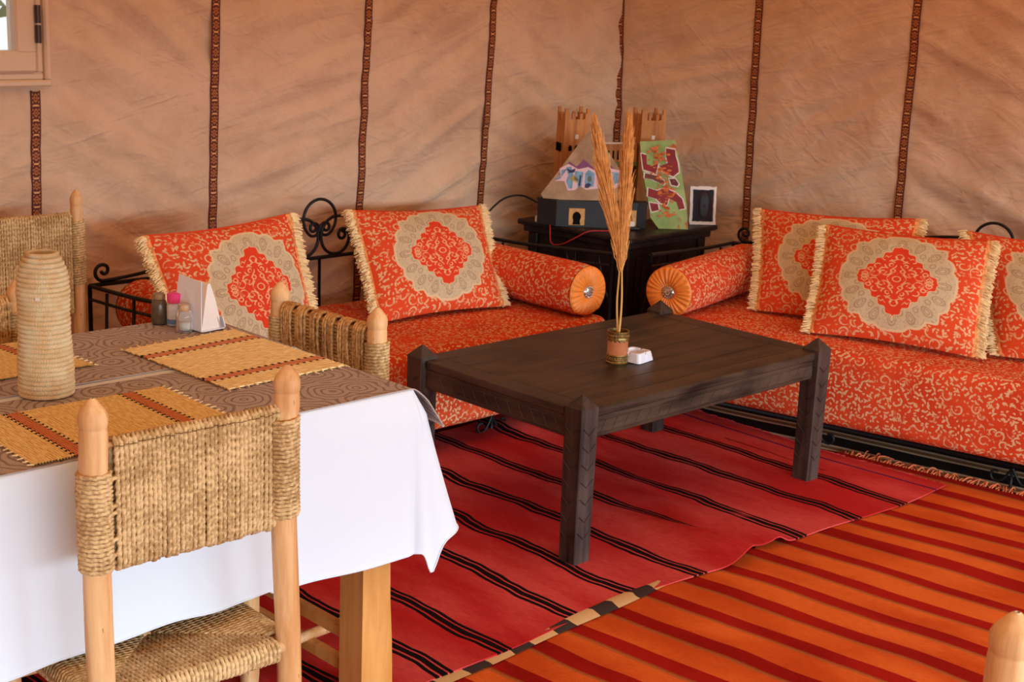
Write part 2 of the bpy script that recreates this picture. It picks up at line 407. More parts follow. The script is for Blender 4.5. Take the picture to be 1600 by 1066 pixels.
# ------------------------------------------------------------------ geometry helpers
class G:                                              # collects vertices, faces and uvs
    def __init__(s): s.v = []; s.f = []; s.uv = []; s.n = 0
    def add(s, verts, faces, uvs=None):
        verts = np.asarray(verts, float).reshape(-1, 3)
        s.v.append(verts)
        for i, f in enumerate(faces):
            s.f.append([j + s.n for j in f])
            s.uv.append(uvs[i] if uvs is not None else [(0, 0)] * len(f))
        s.n += len(verts); return s
    def box(s, lo, hi, M=None, bev=0.0):
        x0, y0, z0 = lo; x1, y1, z1 = hi
        if bev:
            b = min(bev, (x1 - x0) / 3, (y1 - y0) / 3, (z1 - z0) / 3)
            def rect(e, z): return [(x0 + e, y0, z), (x1 - e, y0, z), (x1, y0 + e, z), (x1, y1 - e, z), (x1 - e, y1, z), (x0 + e, y1, z), (x0, y1 - e, z), (x0, y0 + e, z)]
            def inr(e, z): return [(x0 + e, y0 + e, z), (x1 - e, y0 + e, z), (x1 - e, y0 + e, z), (x1 - e, y1 - e, z), (x1 - e, y1 - e, z), (x0 + e, y1 - e, z), (x0 + e, y1 - e, z), (x0 + e, y0 + e, z)]
            P = inr(b, z0) + rect(b, z0 + b) + rect(b, z1 - b) + inr(b, z1)
            F = []
            for r in range(3):
                for i in range(8):
                    j = (i + 1) % 8; F.append([r * 8 + i, r * 8 + j, r * 8 + 8 + j, r * 8 + 8 + i])
            F.append([7, 5, 3, 1]); F.append([24 + 1, 24 + 3, 24 + 5, 24 + 7])
        else:
            P = [(x0, y0, z0), (x1, y0, z0), (x1, y1, z0), (x0, y1, z0), (x0, y0, z1), (x1, y0, z1), (x1, y1, z1), (x0, y1, z1)]
            F = [[3, 2, 1, 0], [4, 5, 6, 7], [0, 1, 5, 4], [1, 2, 6, 5], [2, 3, 7, 6], [3, 0, 4, 7]]
        if M is not None: P = [tuple(M @ Vector(p)) for p in P]
        return s.add(P, F)
    def grid(s, P, UV=None, closeu=False, closev=False):
        P = np.asarray(P, float); a, b = P.shape[:2]; F = []; U = []
        for i in range(a if closeu else a - 1):
            for j in range(b if closev else b - 1):
                i2 = (i + 1) % a; j2 = (j + 1) % b
                F.append([i * b + j, i2 * b + j, i2 * b + j2, i * b + j2])
                if UV is not None: U.append([tuple(UV[i][j]), tuple(UV[min(i + 1, len(UV) - 1)][j]), tuple(UV[min(i + 1, len(UV) - 1)][min(j + 1, len(UV[0]) - 1)]), tuple(UV[i][min(j + 1, len(UV[0]) - 1)])])
        return s.add(P.reshape(-1, 3), F, U if UV is not None else None)
    def tube(s, path, r, k=8, cap=True, closed=False, twist=None, lobe=0.0):
        P = np.asarray(path, float); n = len(P)
        if closed: tan = np.roll(P, -1, 0) - np.roll(P, 1, 0)
        else: tan = np.gradient(P, axis=0)
        tan /= np.linalg.norm(tan, axis=1)[:, None] + 1e-12
        nr = np.zeros_like(P); a = np.array([0, 0, 1.0]) if abs(tan[0][2]) < 0.9 else np.array([1.0, 0, 0])
        cur = np.cross(tan[0], a); cur /= np.linalg.norm(cur)
        for i in range(n):
            cur = cur - tan[i] * (cur @ tan[i]); cur /= np.linalg.norm(cur) + 1e-12; nr[i] = cur
        bn = np.cross(tan, nr); R = np.broadcast_to(np.asarray(r, float), (n,))
        ang = np.arange(k) * 2 * PI / k
        rad = R[:, None] * np.ones((1, k))
        if twist is not None:
            sl = np.concatenate([[0], np.cumsum(np.linalg.norm(np.diff(P, axis=0), axis=1))])
            rad = rad * (1 + lobe * np.cos(2 * (ang[None, :] - (2 * PI * sl / twist)[:, None] / 2)))
        Q = P[:, None, :] + rad[:, :, None] * (np.cos(ang)[None, :, None] * nr[:, None, :] + np.sin(ang)[None, :, None] * bn[:, None, :])
        base = s.n
        s.grid(Q, None, closeu=closed, closev=True)
        if cap and not closed:
            s.f.append([base + j for j in range(k)][::-1]); s.uv.append([(0, 0)] * k)
            s.f.append([base + (n - 1) * k + j for j in range(k)]); s.uv.append([(0, 0)] * k)
        return s
    def lathe(s, prof, c=(0, 0, 0), k=24, M=None):
        ang = np.arange(k) * 2 * PI / k
        P = np.array([[(r * math.cos(a), r * math.sin(a), z) for a in ang] for r, z in prof]) + np.array(c)
        if M is not None: P = np.array([[tuple(M @ Vector(p)) for p in row] for row in P])
        b = s.n; s.grid(P, None, closev=True)
        if prof[0][0] > 1e-6: s.f.append([b + j for j in range(k)][::-1]); s.uv.append([(0, 0)] * k)
        if prof[-1][0] > 1e-6: s.f.append([b + (len(prof) - 1) * k + j for j in range(k)]); s.uv.append([(0, 0)] * k)
        return s
    def prism(s, pts, z0, z1, M=None):                # polygon in xy extruded in z
        n = len(pts); P = [(x, y, z0) for x, y in pts] + [(x, y, z1) for x, y in pts]
        F = [list(range(n))[::-1], list(range(n, 2 * n))] + [[i, (i + 1) % n, n + (i + 1) % n, n + i] for i in range(n)]
        if M is not None: P = [tuple(M @ Vector(p)) for p in P]
        return s.add(P, F)

def put(name, g, mat, parent=None, smooth=False, stuff=False, local=False):
    """links a G as ONE mesh object; world coordinates, stored relative to the parent's origin"""
    P = np.concatenate(g.v)
    off = np.array(parent['_o'] if (parent is not None and not local) else (0, 0, 0), float)
    me = bpy.data.meshes.new(name); me.from_pydata((P - off).tolist(), [], g.f); me.update()
    ul = me.uv_layers.new(name='UVMap')
    flat = np.array([c for u in g.uv for p in u for c in p], np.float32)
    if len(flat) == len(ul.data) * 2: ul.data.foreach_set('uv', flat)
    if smooth: me.polygons.foreach_set('use_smooth', [True] * len(me.polygons))
    me.materials.append(mat)
    o = bpy.data.objects.new(name, me); COL.objects.link(o)
    if parent is not None: o.parent = parent
    o['_o'] = tuple(off) if not local else (0, 0, 0)
    if stuff: o['kind'] = 'stuff'
    return o
def tag(o, label, cat, group=None):
    o['label'] = label; o['category'] = cat
    if group: o['group'] = group
    return o
def thing(name, label, cat, loc=(0, 0, 0), group=None):
    o = bpy.data.objects.new(name, None); COL.objects.link(o); o.location = loc; o['_o'] = tuple(loc); o.empty_display_size = 0.1
    return tag(o, label, cat, group)
def struct(o): o['kind'] = 'structure'; return o
def copy_part(src, parent):
    c = src.copy(); COL.objects.link(c); c.parent = parent
    for ch in list(src.children): copy_part(ch, c)
    return c
def bez(p0, p1, p2, p3, n=16):
    t = np.linspace(0, 1, n)[:, None]; p0, p1, p2, p3 = map(np.array, (p0, p1, p2, p3))
    return (1 - t) ** 3 * p0 + 3 * (1 - t) ** 2 * t * p1 + 3 * (1 - t) * t * t * p2 + t ** 3 * p3
def smooth_path(pts, n=10):                          # Catmull-Rom
    P = [np.array(p, float) for p in pts]; P = [2 * P[0] - P[1]] + P + [2 * P[-1] - P[-2]]; out = []
    for i in range(1, len(P) - 2):
        for t in np.linspace(0, 1, n, endpoint=False):
            a, b, c, d = P[i - 1], P[i], P[i + 1], P[i + 2]
            out.append(0.5 * ((2 * b) + (-a + c) * t + (2 * a - 5 * b + 4 * c - d) * t * t + (-a + 3 * b - 3 * c + d) * t ** 3))
    out.append(P[-2]); return np.array(out)
def nz(x, y, z=0.0): return mnoise.noise(Vector((x, y, z)))

# ================================================================== SETTING
g = G(); g.box((-12, -14.0, -0.06), (16, 9, 0.0)); struct(put('floor', g, MGRND))

LEAN = 0.045
def wall(name, P0, d, length, seams, hole=None, z1=1.97, inward=(0, -1), seed=0):
    """canvas wall: panels bellied a little between the taped seams, pulled into slanting creases"""
    nu = int(length / 0.02); nv = 110
    us = np.linspace(0, length, nu + 1); zs = np.linspace(-0.0, z1, nv + 1)
    S = sorted(seams)
    def disp(u, z):
        e = min((abs(u - s) for s in S), default=1)
        pull = min(1.0, e / 0.12)
        i = sum(1 for s in S if s < u)
        h = 0.0
        sl = [0.55, -0.5, 0.35, -0.6, 0.3][(i + seed) % 5]
        q = z - sl * u
        n = nz(q * 4.2 + i * 7.3, u * 1.1, seed); h += 0.013 * (1 - abs(n) * 2.6)
        n = nz(q * 12 + i * 3.1, u * 1.6, seed + 5.0); h += 0.007 * (1 - abs(n) * 2.6)
        h += 0.005 * nz(u * 6, z * 6, seed + 9)
        return h * (0.35 + 0.65 * pull) * 1.5
    def pos(u, z, off=0.0):
        k = -LEAN * (z - 1.0)
        return (P0[0] + d[0] * u - inward[0] * (-1) * (-k) * 1.0 + inward[0] * off, P0[1] + d[1] * u - inward[1] * (-1) * (-k) * 1.0 + inward[1] * off, z)
    P = np.array([[pos(u, z, disp(u, z)) for z in zs] for u in us])
    g = G(); g.grid(P)
    if hole:
        u0, u1, h0, h1 = hole; keep = []
        for f in g.f:
            i = f[0] // (nv + 1); j = f[0] % (nv + 1)
            if not (u0 < us[i] + 0.01 < u1 and h0 < zs[j] + 0.0125 < h1): keep.append(f)
        g.f = keep; g.uv = [[(0, 0)] * 4] * len(keep)
    o = struct(put(name, g, MCAN, smooth=True))
    for s in seams:
        zz = np.linspace(0, z1, 60) if not (hole and hole[0] - 0.06 < s < hole[1] + 0.06) else np.linspace(0, hole[2] - 0.05, 26)
        gg = G(); hw = 0.0165
        path = [(s - hw, -1), (s - hw, 1), (s + hw, 1), (s + hw, -1)]
        rows = []; uvs = []
        for z in zz:
            dd = max(disp(s - hw, z), disp(s, z), disp(s + hw, z))
            sway = 0.002 * math.sin(z * 2.1 + s * 3)
            rows.append([pos(s - hw + sway, z, dd + 0.0005), pos(s - hw + sway, z, dd + 0.004), pos(s + hw + sway, z, dd + 0.004), pos(s + hw + sway, z, dd + 0.0005)])
            uvs.append([(0, z), (0, z), (1, z), (1, z)])
        gg.grid(rows, uvs)
        put('braid_tape', gg, MTAPE, o, smooth=False)
    return o
# left wall runs along X at Y 4.4, the right one turns off at the corner by 102 degrees
CX, CY = 4.92, 4.40
d12 = (0.208, -0.978); n12 = (-0.978, -0.208)
WX0 = -1.6
wl = wall('wall_left', (WX0, CY), (1, 0), CX - WX0 + 0.02, [2.137 - WX0, 2.803 - WX0, 3.476 - WX0, 4.118 - WX0, 1.47 - WX0, 0.8 - WX0], hole=(1.33 - WX0, 2.135 - WX0, 1.225, 1.83), inward=(0, -1), seed=0)
wr = wall('wall_right', (CX, CY), d12, 7.1, [0.026, 0.69, 1.36, 2.03, 2.7, 3.4, 4.1, 4.8, 5.5, 6.2], inward=n12, seed=3)
# unseen wall added at the left so that light enters from the open front
wb = wall('light_blocking_wall', (WX0, -2.4), (0, 1), 6.8, [0.6, 1.3, 2.0, 2.7, 3.4, 4.1, 4.8, 5.5, 6.2], inward=(1, 0), seed=2)
g = G()
vg = G()                                              # unseen low valance, added to keep daylight off the upper walls
vg.grid([[(x, -2.5 + 0.02 * math.sin(x * 9), z) for z in (1.54, 2.0, 2.6, 3.3)] for x in np.linspace(-1.7, 6.6, 60)])
struct(put('light_blocking_valance', vg, MCAN, smooth=True))
RP = []
for x in np.linspace(-1.75, 6.9, 52):
    row = []
    for y in np.linspace(-2.7, 4.5, 44):
        dist = min(4.36 - y, (x - CX) * n12[0] + (y - CY) * n12[1], x + 1.56)
        row.append((x, y, 1.93 + min(1.25, max(-0.2, dist * 0.55)) + 0.012 * math.sin(x * 5) * math.sin(y * 4)))
    RP.append(row)
g.grid(RP); struct(put('ceiling', g, MROOF, smooth=True))

# window
def window():
    x0, x1, z0, z1 = 1.29, 2.175, 1.19, 1.86; Y = 4.36
    o = bpy.data.objects.new('window_1', None); COL.objects.link(o); o.location = (x0, Y, z0); o['_o'] = (x0, Y, z0); struct(o)
    def frame(nm, a0, a1, b0, b1, wd, y0, y1, mat):
        g = G()
        g.box((a0, y0, b0), (a1, y1, b0 + wd), bev=0.006); g.box((a0, y0, b1 - wd), (a1, y1, b1), bev=0.006)
        g.box((a0, y0, b0 + wd * 0.9), (a0 + wd, y1, b1 - wd * 0.9), bev=0.006); g.box((a1 - wd, y0, b0 + wd * 0.9), (a1, y1, b1 - wd * 0.9), bev=0.006)
        return put(nm, g, mat, o)
    frame('outer_frame', x0, x1, z0, z1, 0.022, Y - 0.03, Y + 0.06, MWIN)
    frame('inner_frame', x0 + 0.02, x1 - 0.02, z0 + 0.02, z1 - 0.02, 0.025, Y - 0.015, Y + 0.055, MWIN)
    s = frame('sash', x0 + 0.049, x1 - 0.049, z0 + 0.046, z1 - 0.046, 0.066, Y - 0.028, Y + 0.04, MWIN)
    g = G(); g.box((x0 + 0.1, Y + 0.004, z0 + 0.1), (x1 - 0.1, Y + 0.008, z1 - 0.1)); put('pane', g, MGLASS, s)
    for zz in (1.385, 1.70):
        g = G(); g.tube([(x1 - 0.046, Y - 0.036, zz - 0.058), (x1 - 0.046, Y - 0.036, zz - 0.003)], 0.009, 10); g.tube([(x1 - 0.046, Y - 0.036, zz + 0.003), (x1 - 0.046, Y - 0.036, zz + 0.058)], 0.009, 10)
        put('hinge', g, MHINGE, o)
window()
# a leafy tree outside the window
tr = thing('garden_tree', 'blurred green tree seen through the window pane', 'tree', (2.6, 6.6, 0))
g = G(); g.tube([(2.6, 6.6, 0), (2.65, 6.6, 1.0), (2.6, 6.65, 2.0)], [0.07, 0.05, 0.03], 8); put('trunk', g, MWOOD, tr)
g = G()
for i in range(420):
    a = rnd.uniform(0, 2 * PI); r = 0.75 * rnd.random() ** 0.5; c = Vector((2.6 + r * math.cos(a), 6.6 + r * math.sin(a), 1.3 + 1.3 * rnd.random()))
    e = Vector((rnd.gauss(0, 1), rnd.gauss(0, 1), rnd.gauss(0, 1))).normalized() * 0.08; f = e.cross(Vector((rnd.gauss(0, 1), rnd.gauss(0, 1), 1))).normalized() * 0.035
    g.add([c - e, c + f, c + e, c - f], [[0, 1, 2, 3]])
put('foliage', g, MLEAF, tr, stuff=True)

# ================================================================== RUGS
def rug(name, mat, x0, x1, y0, y1, z, hfun, label, nx=160, ny=80, xf=None, swap=False, skew=None):
    g = G(); top = []; uv = []
    for i in range(nx + 1):
        r = []; ru = []
        for j in range(ny + 1):
            x = x0 + (x1 - x0) * i / nx; y = y0 + (y1 - y0) * j / ny
            X, Yy = (x, y) if skew is None else skew(x, y)
            r.append((X, Yy, z + hfun(X, Yy, i / nx, j / ny))); ru.append((y, x) if swap else (x, y))
        top.append(r); uv.append(ru)
    top = np.array(top); g.grid(top, uv)
    # turned-down rim, 4 mm thick
    for edge, e in ((top[:, 0], uv and [u[0] for u in uv]), (top[:, -1][::-1], [u[-1] for u in uv][::-1]), (top[0][::-1], uv[0][::-1]), (top[-1], uv[-1])):
        lo = edge.copy(); lo[:, 2] -= 0.004
        g.grid(np.stack([edge, lo]), [e, e])
    return put(name, g, mat, smooth=True)

def hdark(X, Y, a, b): return 0.003 + 0.003 * nz(X * 3, Y * 3, 4)
def sk_dark(x, y): return (4.12 + x + (3.1 - y) * 0.205, y)
o = rug('striped_rug', MDK, -0.10, 0.72, 0.8, 3.85, 0.004, hdark, '', 40, 60, skew=sk_dark)
tag(o, 'black, brown and cream striped rug under the right sofa', 'rug')

def hor(X, Y, a, b): return 0.010 + 0.004 * nz(X * 2.2, Y * 2.2, 1) + 0.003 * nz(X * 6, Y * 5, 2)
def sk_or(x, y):
    k = (x - 0.6) / 3.65
    return (x + k * (2.55 - y) * 0.17, y)
orr = rug('orange_striped_rug', MOK, 0.6, 4.235, -0.6, 2.62, 0.006, hor, '', 130, 90, skew=sk_or)
ort = thing('kilim_rug', 'orange and red striped kilim with a tasselled end at lower right', 'rug', (2.4, 1.0, 0.0))
orr.name = 'woven_field'; orr.parent = ort; orr.location = (-2.4, -1.0, 0)
g = G()
for i in range(150):
    y = 2.6 - i * 0.011 + rnd.uniform(-0.004, 0.004); x, _ = sk_or(4.235, y); L = rnd.uniform(0.02, 0.065) if rnd.random() < 0.8 else 0.09
    dx = rnd.uniform(0.4, 1.0); dy = rnd.uniform(-0.7, 0.7); z0 = 0.016
    p = smooth_path([(x - 0.005, y, z0), (x + dx * L * 0.5, y + dy * L * 0.5, z0 + rnd.uniform(0.002, 0.012)), (x + dx * L, y + dy * L, 0.012)], 4)
    g.tube(p, np.linspace(0.0032, 0.0022, len(p)), 5)
put('tassel_fringe', g, MRFR, ort, stuff=True)

def hred(X, Y, a, b):
    h = 0.018 + 0.004 * nz(X * 1.7, Y * 2.3, 11) + 0.0035 * nz(X * 5, Y * 3.0, 12)
    e = Y - 2.24
    wv = math.exp(-((X - 3.14) / 0.055) ** 2) * 0.050 + math.exp(-((X - 3.30) / 0.045) ** 2) * 0.030
    h += max(0, wv) * math.exp(-(e / 0.35) ** 2)
    h += 0.024 * math.exp(-((X - 3.50) / 0.10) ** 2) * math.exp(-((Y - 3.52) / 0.14) ** 2)
    h += 0.010 * math.exp(-((X - 3.25 - 0.3 * (Y - 2.5)) / 0.05) ** 2) * math.exp(-((Y - 2.6) / 0.3) ** 2)
    return h
def sk_red(x, y):
    wob = 0.018 * math.sin(x * 3.1) + 0.012 * math.sin(x * 7.3 + 1) if y < 2.6 else 0
    wob += -0.025 * math.exp(-((x - 3.13) / 0.07) ** 2) + 0.05 * math.exp(-((x - 3.225) / 0.035) ** 2)
    return (x + 0.02 * math.sin(y * 4.0) * (x > 4.0) - (y < 2.4) * 0.0, y + wob * max(0, 1 - (y - 2.22) / 0.4) - max(0, x - 3.3) * 0.06 * max(0, 1 - (y - 2.22) / 0.5))
g0 = rug('woven_field', MRK, 0.3, 4.19, 2.235, 3.62, 0.006, hred, '', 300, 110, skew=sk_red)
rr = thing('kilim_rug', 'worn red kilim with thin black stripes lying under the dark coffee table', 'rug', (2.4, 2.9, 0.0))
g0.parent = rr; g0.location = (-2.4, -2.9, 0)
g = G()
for i in range(170):
    y = 2.24 + i * 0.0081 + rnd.uniform(-0.003, 0.003); x, yy = sk_red(4.19, y); L = rnd.uniform(0.012, 0.035); a = rnd.uniform(-0.6, 0.6)
    z0 = 0.006 + hred(x, yy, 1, 0)
    g.tube([(x - 0.004, yy, z0), (x + L * 0.6, yy + a * L * 0.6, z0 - 0.004), (x + L, yy + a * L, 0.014)], [0.0018, 0.0016, 0.001], 4)
put('thread_fringe', g, plain('red_thread', C(190, 60, 60), 0.9, 0.1), rr, stuff=True)
# tan and black border band of the rug that peeks out beneath the red one
ub = thing('border_rug', 'narrow tan and black checked rug edge peeking out between red and orange kilims', 'rug', (2.3, 2.2, 0))
t = T('tan_black_checks', 0.9, 0.1); uu, vv, _ = t.xyz(t.tc('UV')); kk = (uu / 0.16 + (t.noise(t.vec(uu, vv), 5.0, 1) - 0.5) * 0.2).fract()
MTBC = t.done(t.mix(kk < 0.45, C(208, 170, 120), C(62, 50, 46)))
g = G(); P = []; U = []
for i in range(61):
    x = 1.55 + i * 0.0215; yl = 2.195 + 0.035 * max(0, (x - 1.9)) / 0.6 + 0.004 * math.sin(x * 11)
    P.append([(x, yl, 0.020 + 0.004 * nz(x * 2.2, yl * 2.2, 1)), (x, yl + 0.03, 0.0235), (x, 2.30, 0.0235 - 0.006)]); U.append([(x, 0), (x, 0.1), (x, 0.2)])
g.grid(P, U); put('woven_band', g, MTBC, ub, smooth=True)

# ================================================================== SOFAS
def turtle(p, ang, segs, ds=0.004):
    """path in a plane: segs = (length, k0, k1) with curvature from k0 to k1"""
    x, y = p; out = [(x, y)]
    for L, k0, k1 in segs:
        n = max(2, int(L / ds)); h = L / n
        for i in range(n):
            k = k0 + (k1 - k0) * (i + 0.5) / n
            ang += k * h / 2; x += math.cos(ang) * h; y += math.sin(ang) * h; ang += k * h / 2
            out.append((x, y))
    return out, ang

def sofa(O, e1, e2, L, D, label, base=0.055, a0=-0.035, um=None):
    W = lambda u, v, z: (O[0] + e1[0] * u + e2[0] * v, O[1] + e1[1] * u + e2[1] * v, z)
    R = thing('iron_sofa', label, 'sofa', W(L / 2, D / 2, 0))
    r = 0.0075; vb = D + 0.045; RZ = 0.555; a1 = L + 0.035; um = um or (a0 + a1) / 2
    g = G(); g.tube([W(a0, vb, RZ), W(a1, vb, RZ)], r, 8); put('back_rail', g, MIRON, R, True)
    bars = [a0, um - 0.56, um - 0.28, um, um + 0.28, um + 0.56, a1]; n = 7
    for i, u in enumerate(bars):
        g = G(); g.tube([W(u, vb, 0.03 if i in (0, n - 1) else 0.10), W(u, vb, RZ)], r if i in (0, n - 1) else 0.006, 8); put('back_bar', g, MIRON, R, True)
    for s in (-1, 1):
        H = (a1 - um) if s > 0 else (um - a0)
        lo, _ = turtle((0.006, 0.632), -PI / 2, [(0.19, 1 / 0.072, 1 / 0.060), (0.16, 1 / 0.055, 1 / 0.012)])
        hi, an = turtle((0.006, 0.632), PI / 2, [(0.072 * PI / 2, -1 / 0.072, -1 / 0.072)])
        bx, bz = hi[-1]
        run = bez((bx, bz), (bx + 0.20, bz), (H - 0.40, RZ + 0.022), (H - 0.05, RZ + 0.012), 30).tolist()
        cu, _ = turtle(tuple(run[-1]), -0.02, [(0.028 * 3.3, 1 / 0.030, 1 / 0.024), (0.06, 1 / 0.022, 1 / 0.010)])
        pts = lo[::-1] + hi[1:] + run[1:] + cu[1:]
        g = G(); g.tube([W(um + s * x, vb, z) for x, z in pts], 0.0062, 7); put('back_scroll', g, MIRON, R, True)
    half, _ = turtle((0, 0.772), 0.0, [(0.074 * 2.45, -1 / 0.074, -1 / 0.070), (0.10, -1 / 0.028, -1 / 0.021), (0.055, -1 / 0.018, -1 / 0.011)])
    pts = [(-x, z) for x, z in half[::-1]] + half[1:]
    g = G(); g.tube([W(um + x, vb, z) for x, z in pts], 0.006, 7); put('crest_scroll', g, MIRON, R, True)
    for k, u in enumerate((a0, a1)):
        fz = 0.60
        P = smooth_path([W(u, vb, RZ), W(u, D * 0.7, RZ + 0.012), W(u, D * 0.3, fz - 0.01), W(u, 0.10, fz)], 8)
        sg = 1 if k == 0 else -1
        g = G(); g.tube(P, r, 8); put('arm_rail', g, MIRON, R, True)
        g = G(); P2 = P - np.array([0, 0, 0.045]); g.tube(P2, 0.0055, 8); put('lower_arm_rail', g, MIRON, R, True)
        for t_ in (0.10, 0.34, 0.60, 0.84):
            v = 0.10 + (vb - 0.10) * t_; zz = fz - (fz - RZ) * t_
            bow = -0.03 * sg
            P = smooth_path([W(u, v, zz - 0.012), W(u + bow * 0.5, v - 0.02, zz - 0.12), W(u + bow, v - 0.05, zz - 0.24), W(u, v - 0.03, 0.11)], 5)
            g = G(); g.tube(P, 0.0055, 7); put('arm_bar', g, MIRON, R, True)
        g = G(); g.tube([W(u, 0.10, 0.03), W(u, 0.10, fz)], r, 8); put('front_post', g, MIRON, R, True)
    # base rails and feet
    for v in (0.10, vb):
        g = G(); g.tube([W(a0, v, base + 0.03), W(a1, v, base + 0.03)], 0.009, 8); put('base_rail', g, MIRON, R, True)
    for u in (a0, a1):
        g = G(); g.tube([W(u, 0.10, base + 0.03), W(u, vb, base + 0.03)], 0.009, 8); put('side_rail', g, MIRON, R, True)
    n = 4
    for i in range(n):
        u = a0 + 0.02 + (a1 - a0 - 0.04) * i / (n - 1)
        for v in (0.10, vb):
            if i in (0, n - 1):
                g = G(); g.tube([W(u, v, 0.0), W(u, v, base + 0.03)], 0.010, 8); put('foot', g, MIRON, R, True)
            else:
                c1, _ = turtle((0.0, base + 0.02), -PI / 2 + 0.5, [(0.05, 0.0, 6.0), (0.09, 30, 75)])
                g = G()
                for s in (-1, 1): g.tube([W(u + s * x, v, max(0.008, z)) for x, z in c1], 0.005, 6)
                g.tube([W(u, v, 0.0), W(u, v, base + 0.03)], 0.006, 6)
                put('foot', g, MIRON, R, True)
    return W

def mattress(W, L, D, z0, z1, label):
    """long seat pad with rounded edges and a slightly puffy top"""
    r = 0.035; prof = []
    def arc(cx, cz, a0, a1, rr):
        return [(cx + rr * math.cos(a), cz + rr * math.sin(a)) for a in np.linspace(a0, a1, 7)]
    prof += arc(D - r, z0 + r, -PI / 2, 0, r)[::1]
    prof += arc(D - r, z1 - r, 0, PI / 2, r)
    top = [(D - r + (2 * r - D) * k / 14, z1) for k in range(1, 14)]
    prof += top + arc(r, z1 - r, PI / 2, PI, r) + [(0.0, z1 - r + (z0 + 2 * r - z1) * k / 8) for k in range(1, 8)] + arc(r, z0 + r, PI, 1.5 * PI, r)
    prof = np.array(prof); s = np.concatenate([[0], np.cumsum(np.linalg.norm(np.diff(prof, axis=0), axis=1))])
    us = np.concatenate([[0.0, 0.008, 0.02, 0.04], np.linspace(0.08, L - 0.08, 40), [L - 0.04, L - 0.02, L - 0.008, L]])
    P = []; UV = []
    cz = (z0 + z1) / 2; cv = D / 2
    for u in us:
        e = min(u, L - u); k = 1 - max(0, (0.035 - e) / 0.035) ** 2 * 0.06
        row = []; ru = []
        for (v, z), q in zip(prof, s):
            wz = 0.006 * nz(u * 3, v * 3, 3) if z > cz else 0.004 * nz(u * 4, 7, z)
            bul = -0.010 * math.sin(PI * (z - z0) / (z1 - z0)) if v < 0.04 else 0
            row.append(W(u, cv + (v - cv) * k + bul, cz + (z - cz) * k + (wz if z > z0 + 0.05 else 0))); ru.append((u, q))
        P.append(row); UV.append(ru)
    g = G(); g.grid(P, UV, closev=False)
    b = len(prof)
    for i0, rev in ((0, False), (len(us) - 1, True)):
        f = [i0 * b + j for j in range(b)]; uvv = [(prof[j][0], prof[j][1] + 5) for j in range(b)]
        if rev: f = f[::-1]; uvv = uvv[::-1]
        g.f.append(f); g.uv.append(uvv)
    g.f.append([0 * b + b - 1, 0, (len(us) - 1) * b, (len(us) - 1) * b + b - 1]); g.uv.append([(0, 0)] * 4)
    return tag(put('seat_mattress', g, MB, smooth=True), label, 'mattress')

def bolster(A, B, r, label, group, back=True):
    A = Vector(A); B = Vector(B); ax = (B - A).normalized(); L = (B - A).length
    R = thing('bolster_cushion', label, 'bolster', tuple(A - Vector((0, 0, r))), group)
    sd = ax.cross(Vector((0, 0, 1))).normalized(); upv = sd.cross(ax)
    k = 40; rows = []; uv = []
    for i in range(25):
        t_ = i / 24; rr = r * (1 - 0.05 * math.exp(-min(t_, 1 - t_) * L / 0.012))
        rw = []; ru = []
        for j in range(k + 1):
            a = 2 * PI * j / k - PI / 2
            rq = rr * (1 + 0.008 * nz(t_ * 8, math.cos(a) * 2, math.sin(a) * 2)); fl = 0.94 if math.sin(a) < -0.8 else 1.0
            rw.append(tuple(A + ax * (t_ * L) + sd * (math.cos(a) * rq) + upv * (math.sin(a) * rq * fl))); ru.append((t_ * L, a * r))
        rows.append(rw); uv.append(ru)
    g = G(); g.grid(rows, uv); body = put('body', g, MB, R, True)
    for end, c, dr in (('front', A, -1), ('rear', B, 1)):
        ks = 132; rings_ = [1.0, 0.97, 0.90, 0.75, 0.55, 0.35, 0.2, 0.1]; rw = []
        for q in rings_:
            hh = 0.004 + 0.013 * (1 - (q - 0.55) ** 2 / 0.3) * (q < 0.99) - 0.022 * math.exp(-(q / 0.2) ** 2)
            row = []
            for j in range(ks):
                a = 2 * PI * j / ks; ple = 0.0042 * math.sin(a * 26 + 1.2 * math.sin(a * 5)) * (q < 0.97) * (0.4 + q * 0.6)
                rr = r * 0.955 * q; fl = 0.94 if math.sin(a) < -0.8 else 1.0
                row.append(tuple(c + ax * dr * (hh + ple) + sd * (math.cos(a) * rr) + upv * (math.sin(a) * rr * fl)))
            rw.append(row)
        g = G(); g.grid(rw, None, closev=True); n0 = (len(rings_) - 1) * ks
        g.f.append([n0 + j for j in range(ks)]); g.uv.append([(0, 0)] * ks)
        cap = put('gathered_end', g, MOC, R, True)
        M = Matrix.Translation(c + ax * dr * 0.0) @ (ax * dr).to_track_quat('Z', 'Y').to_matrix().to_4x4()
        g = G(); g.lathe([(0.023, 0.002), (0.024, 0.010), (0.019, 0.014), (0.012, 0.016), (0.0, 0.018)], k=20, M=M)
        for j in range(12):
            a = 2 * PI * j / 12; g.lathe([(0.0045, 0.012), (0.003, 0.0165), (0.0, 0.018)], (0.019 * math.cos(a), 0.019 * math.sin(a), 0), 6, M)
        for j in range(6):
            a = 2 * PI * j / 6; g.lathe([(0.004, 0.015), (0.003, 0.019), (0.0, 0.021)], (0.008 * math.cos(a), 0.008 * math.sin(a), 0), 6, M)
        put('jewelled_button', g, MSIL, cap)
    return R

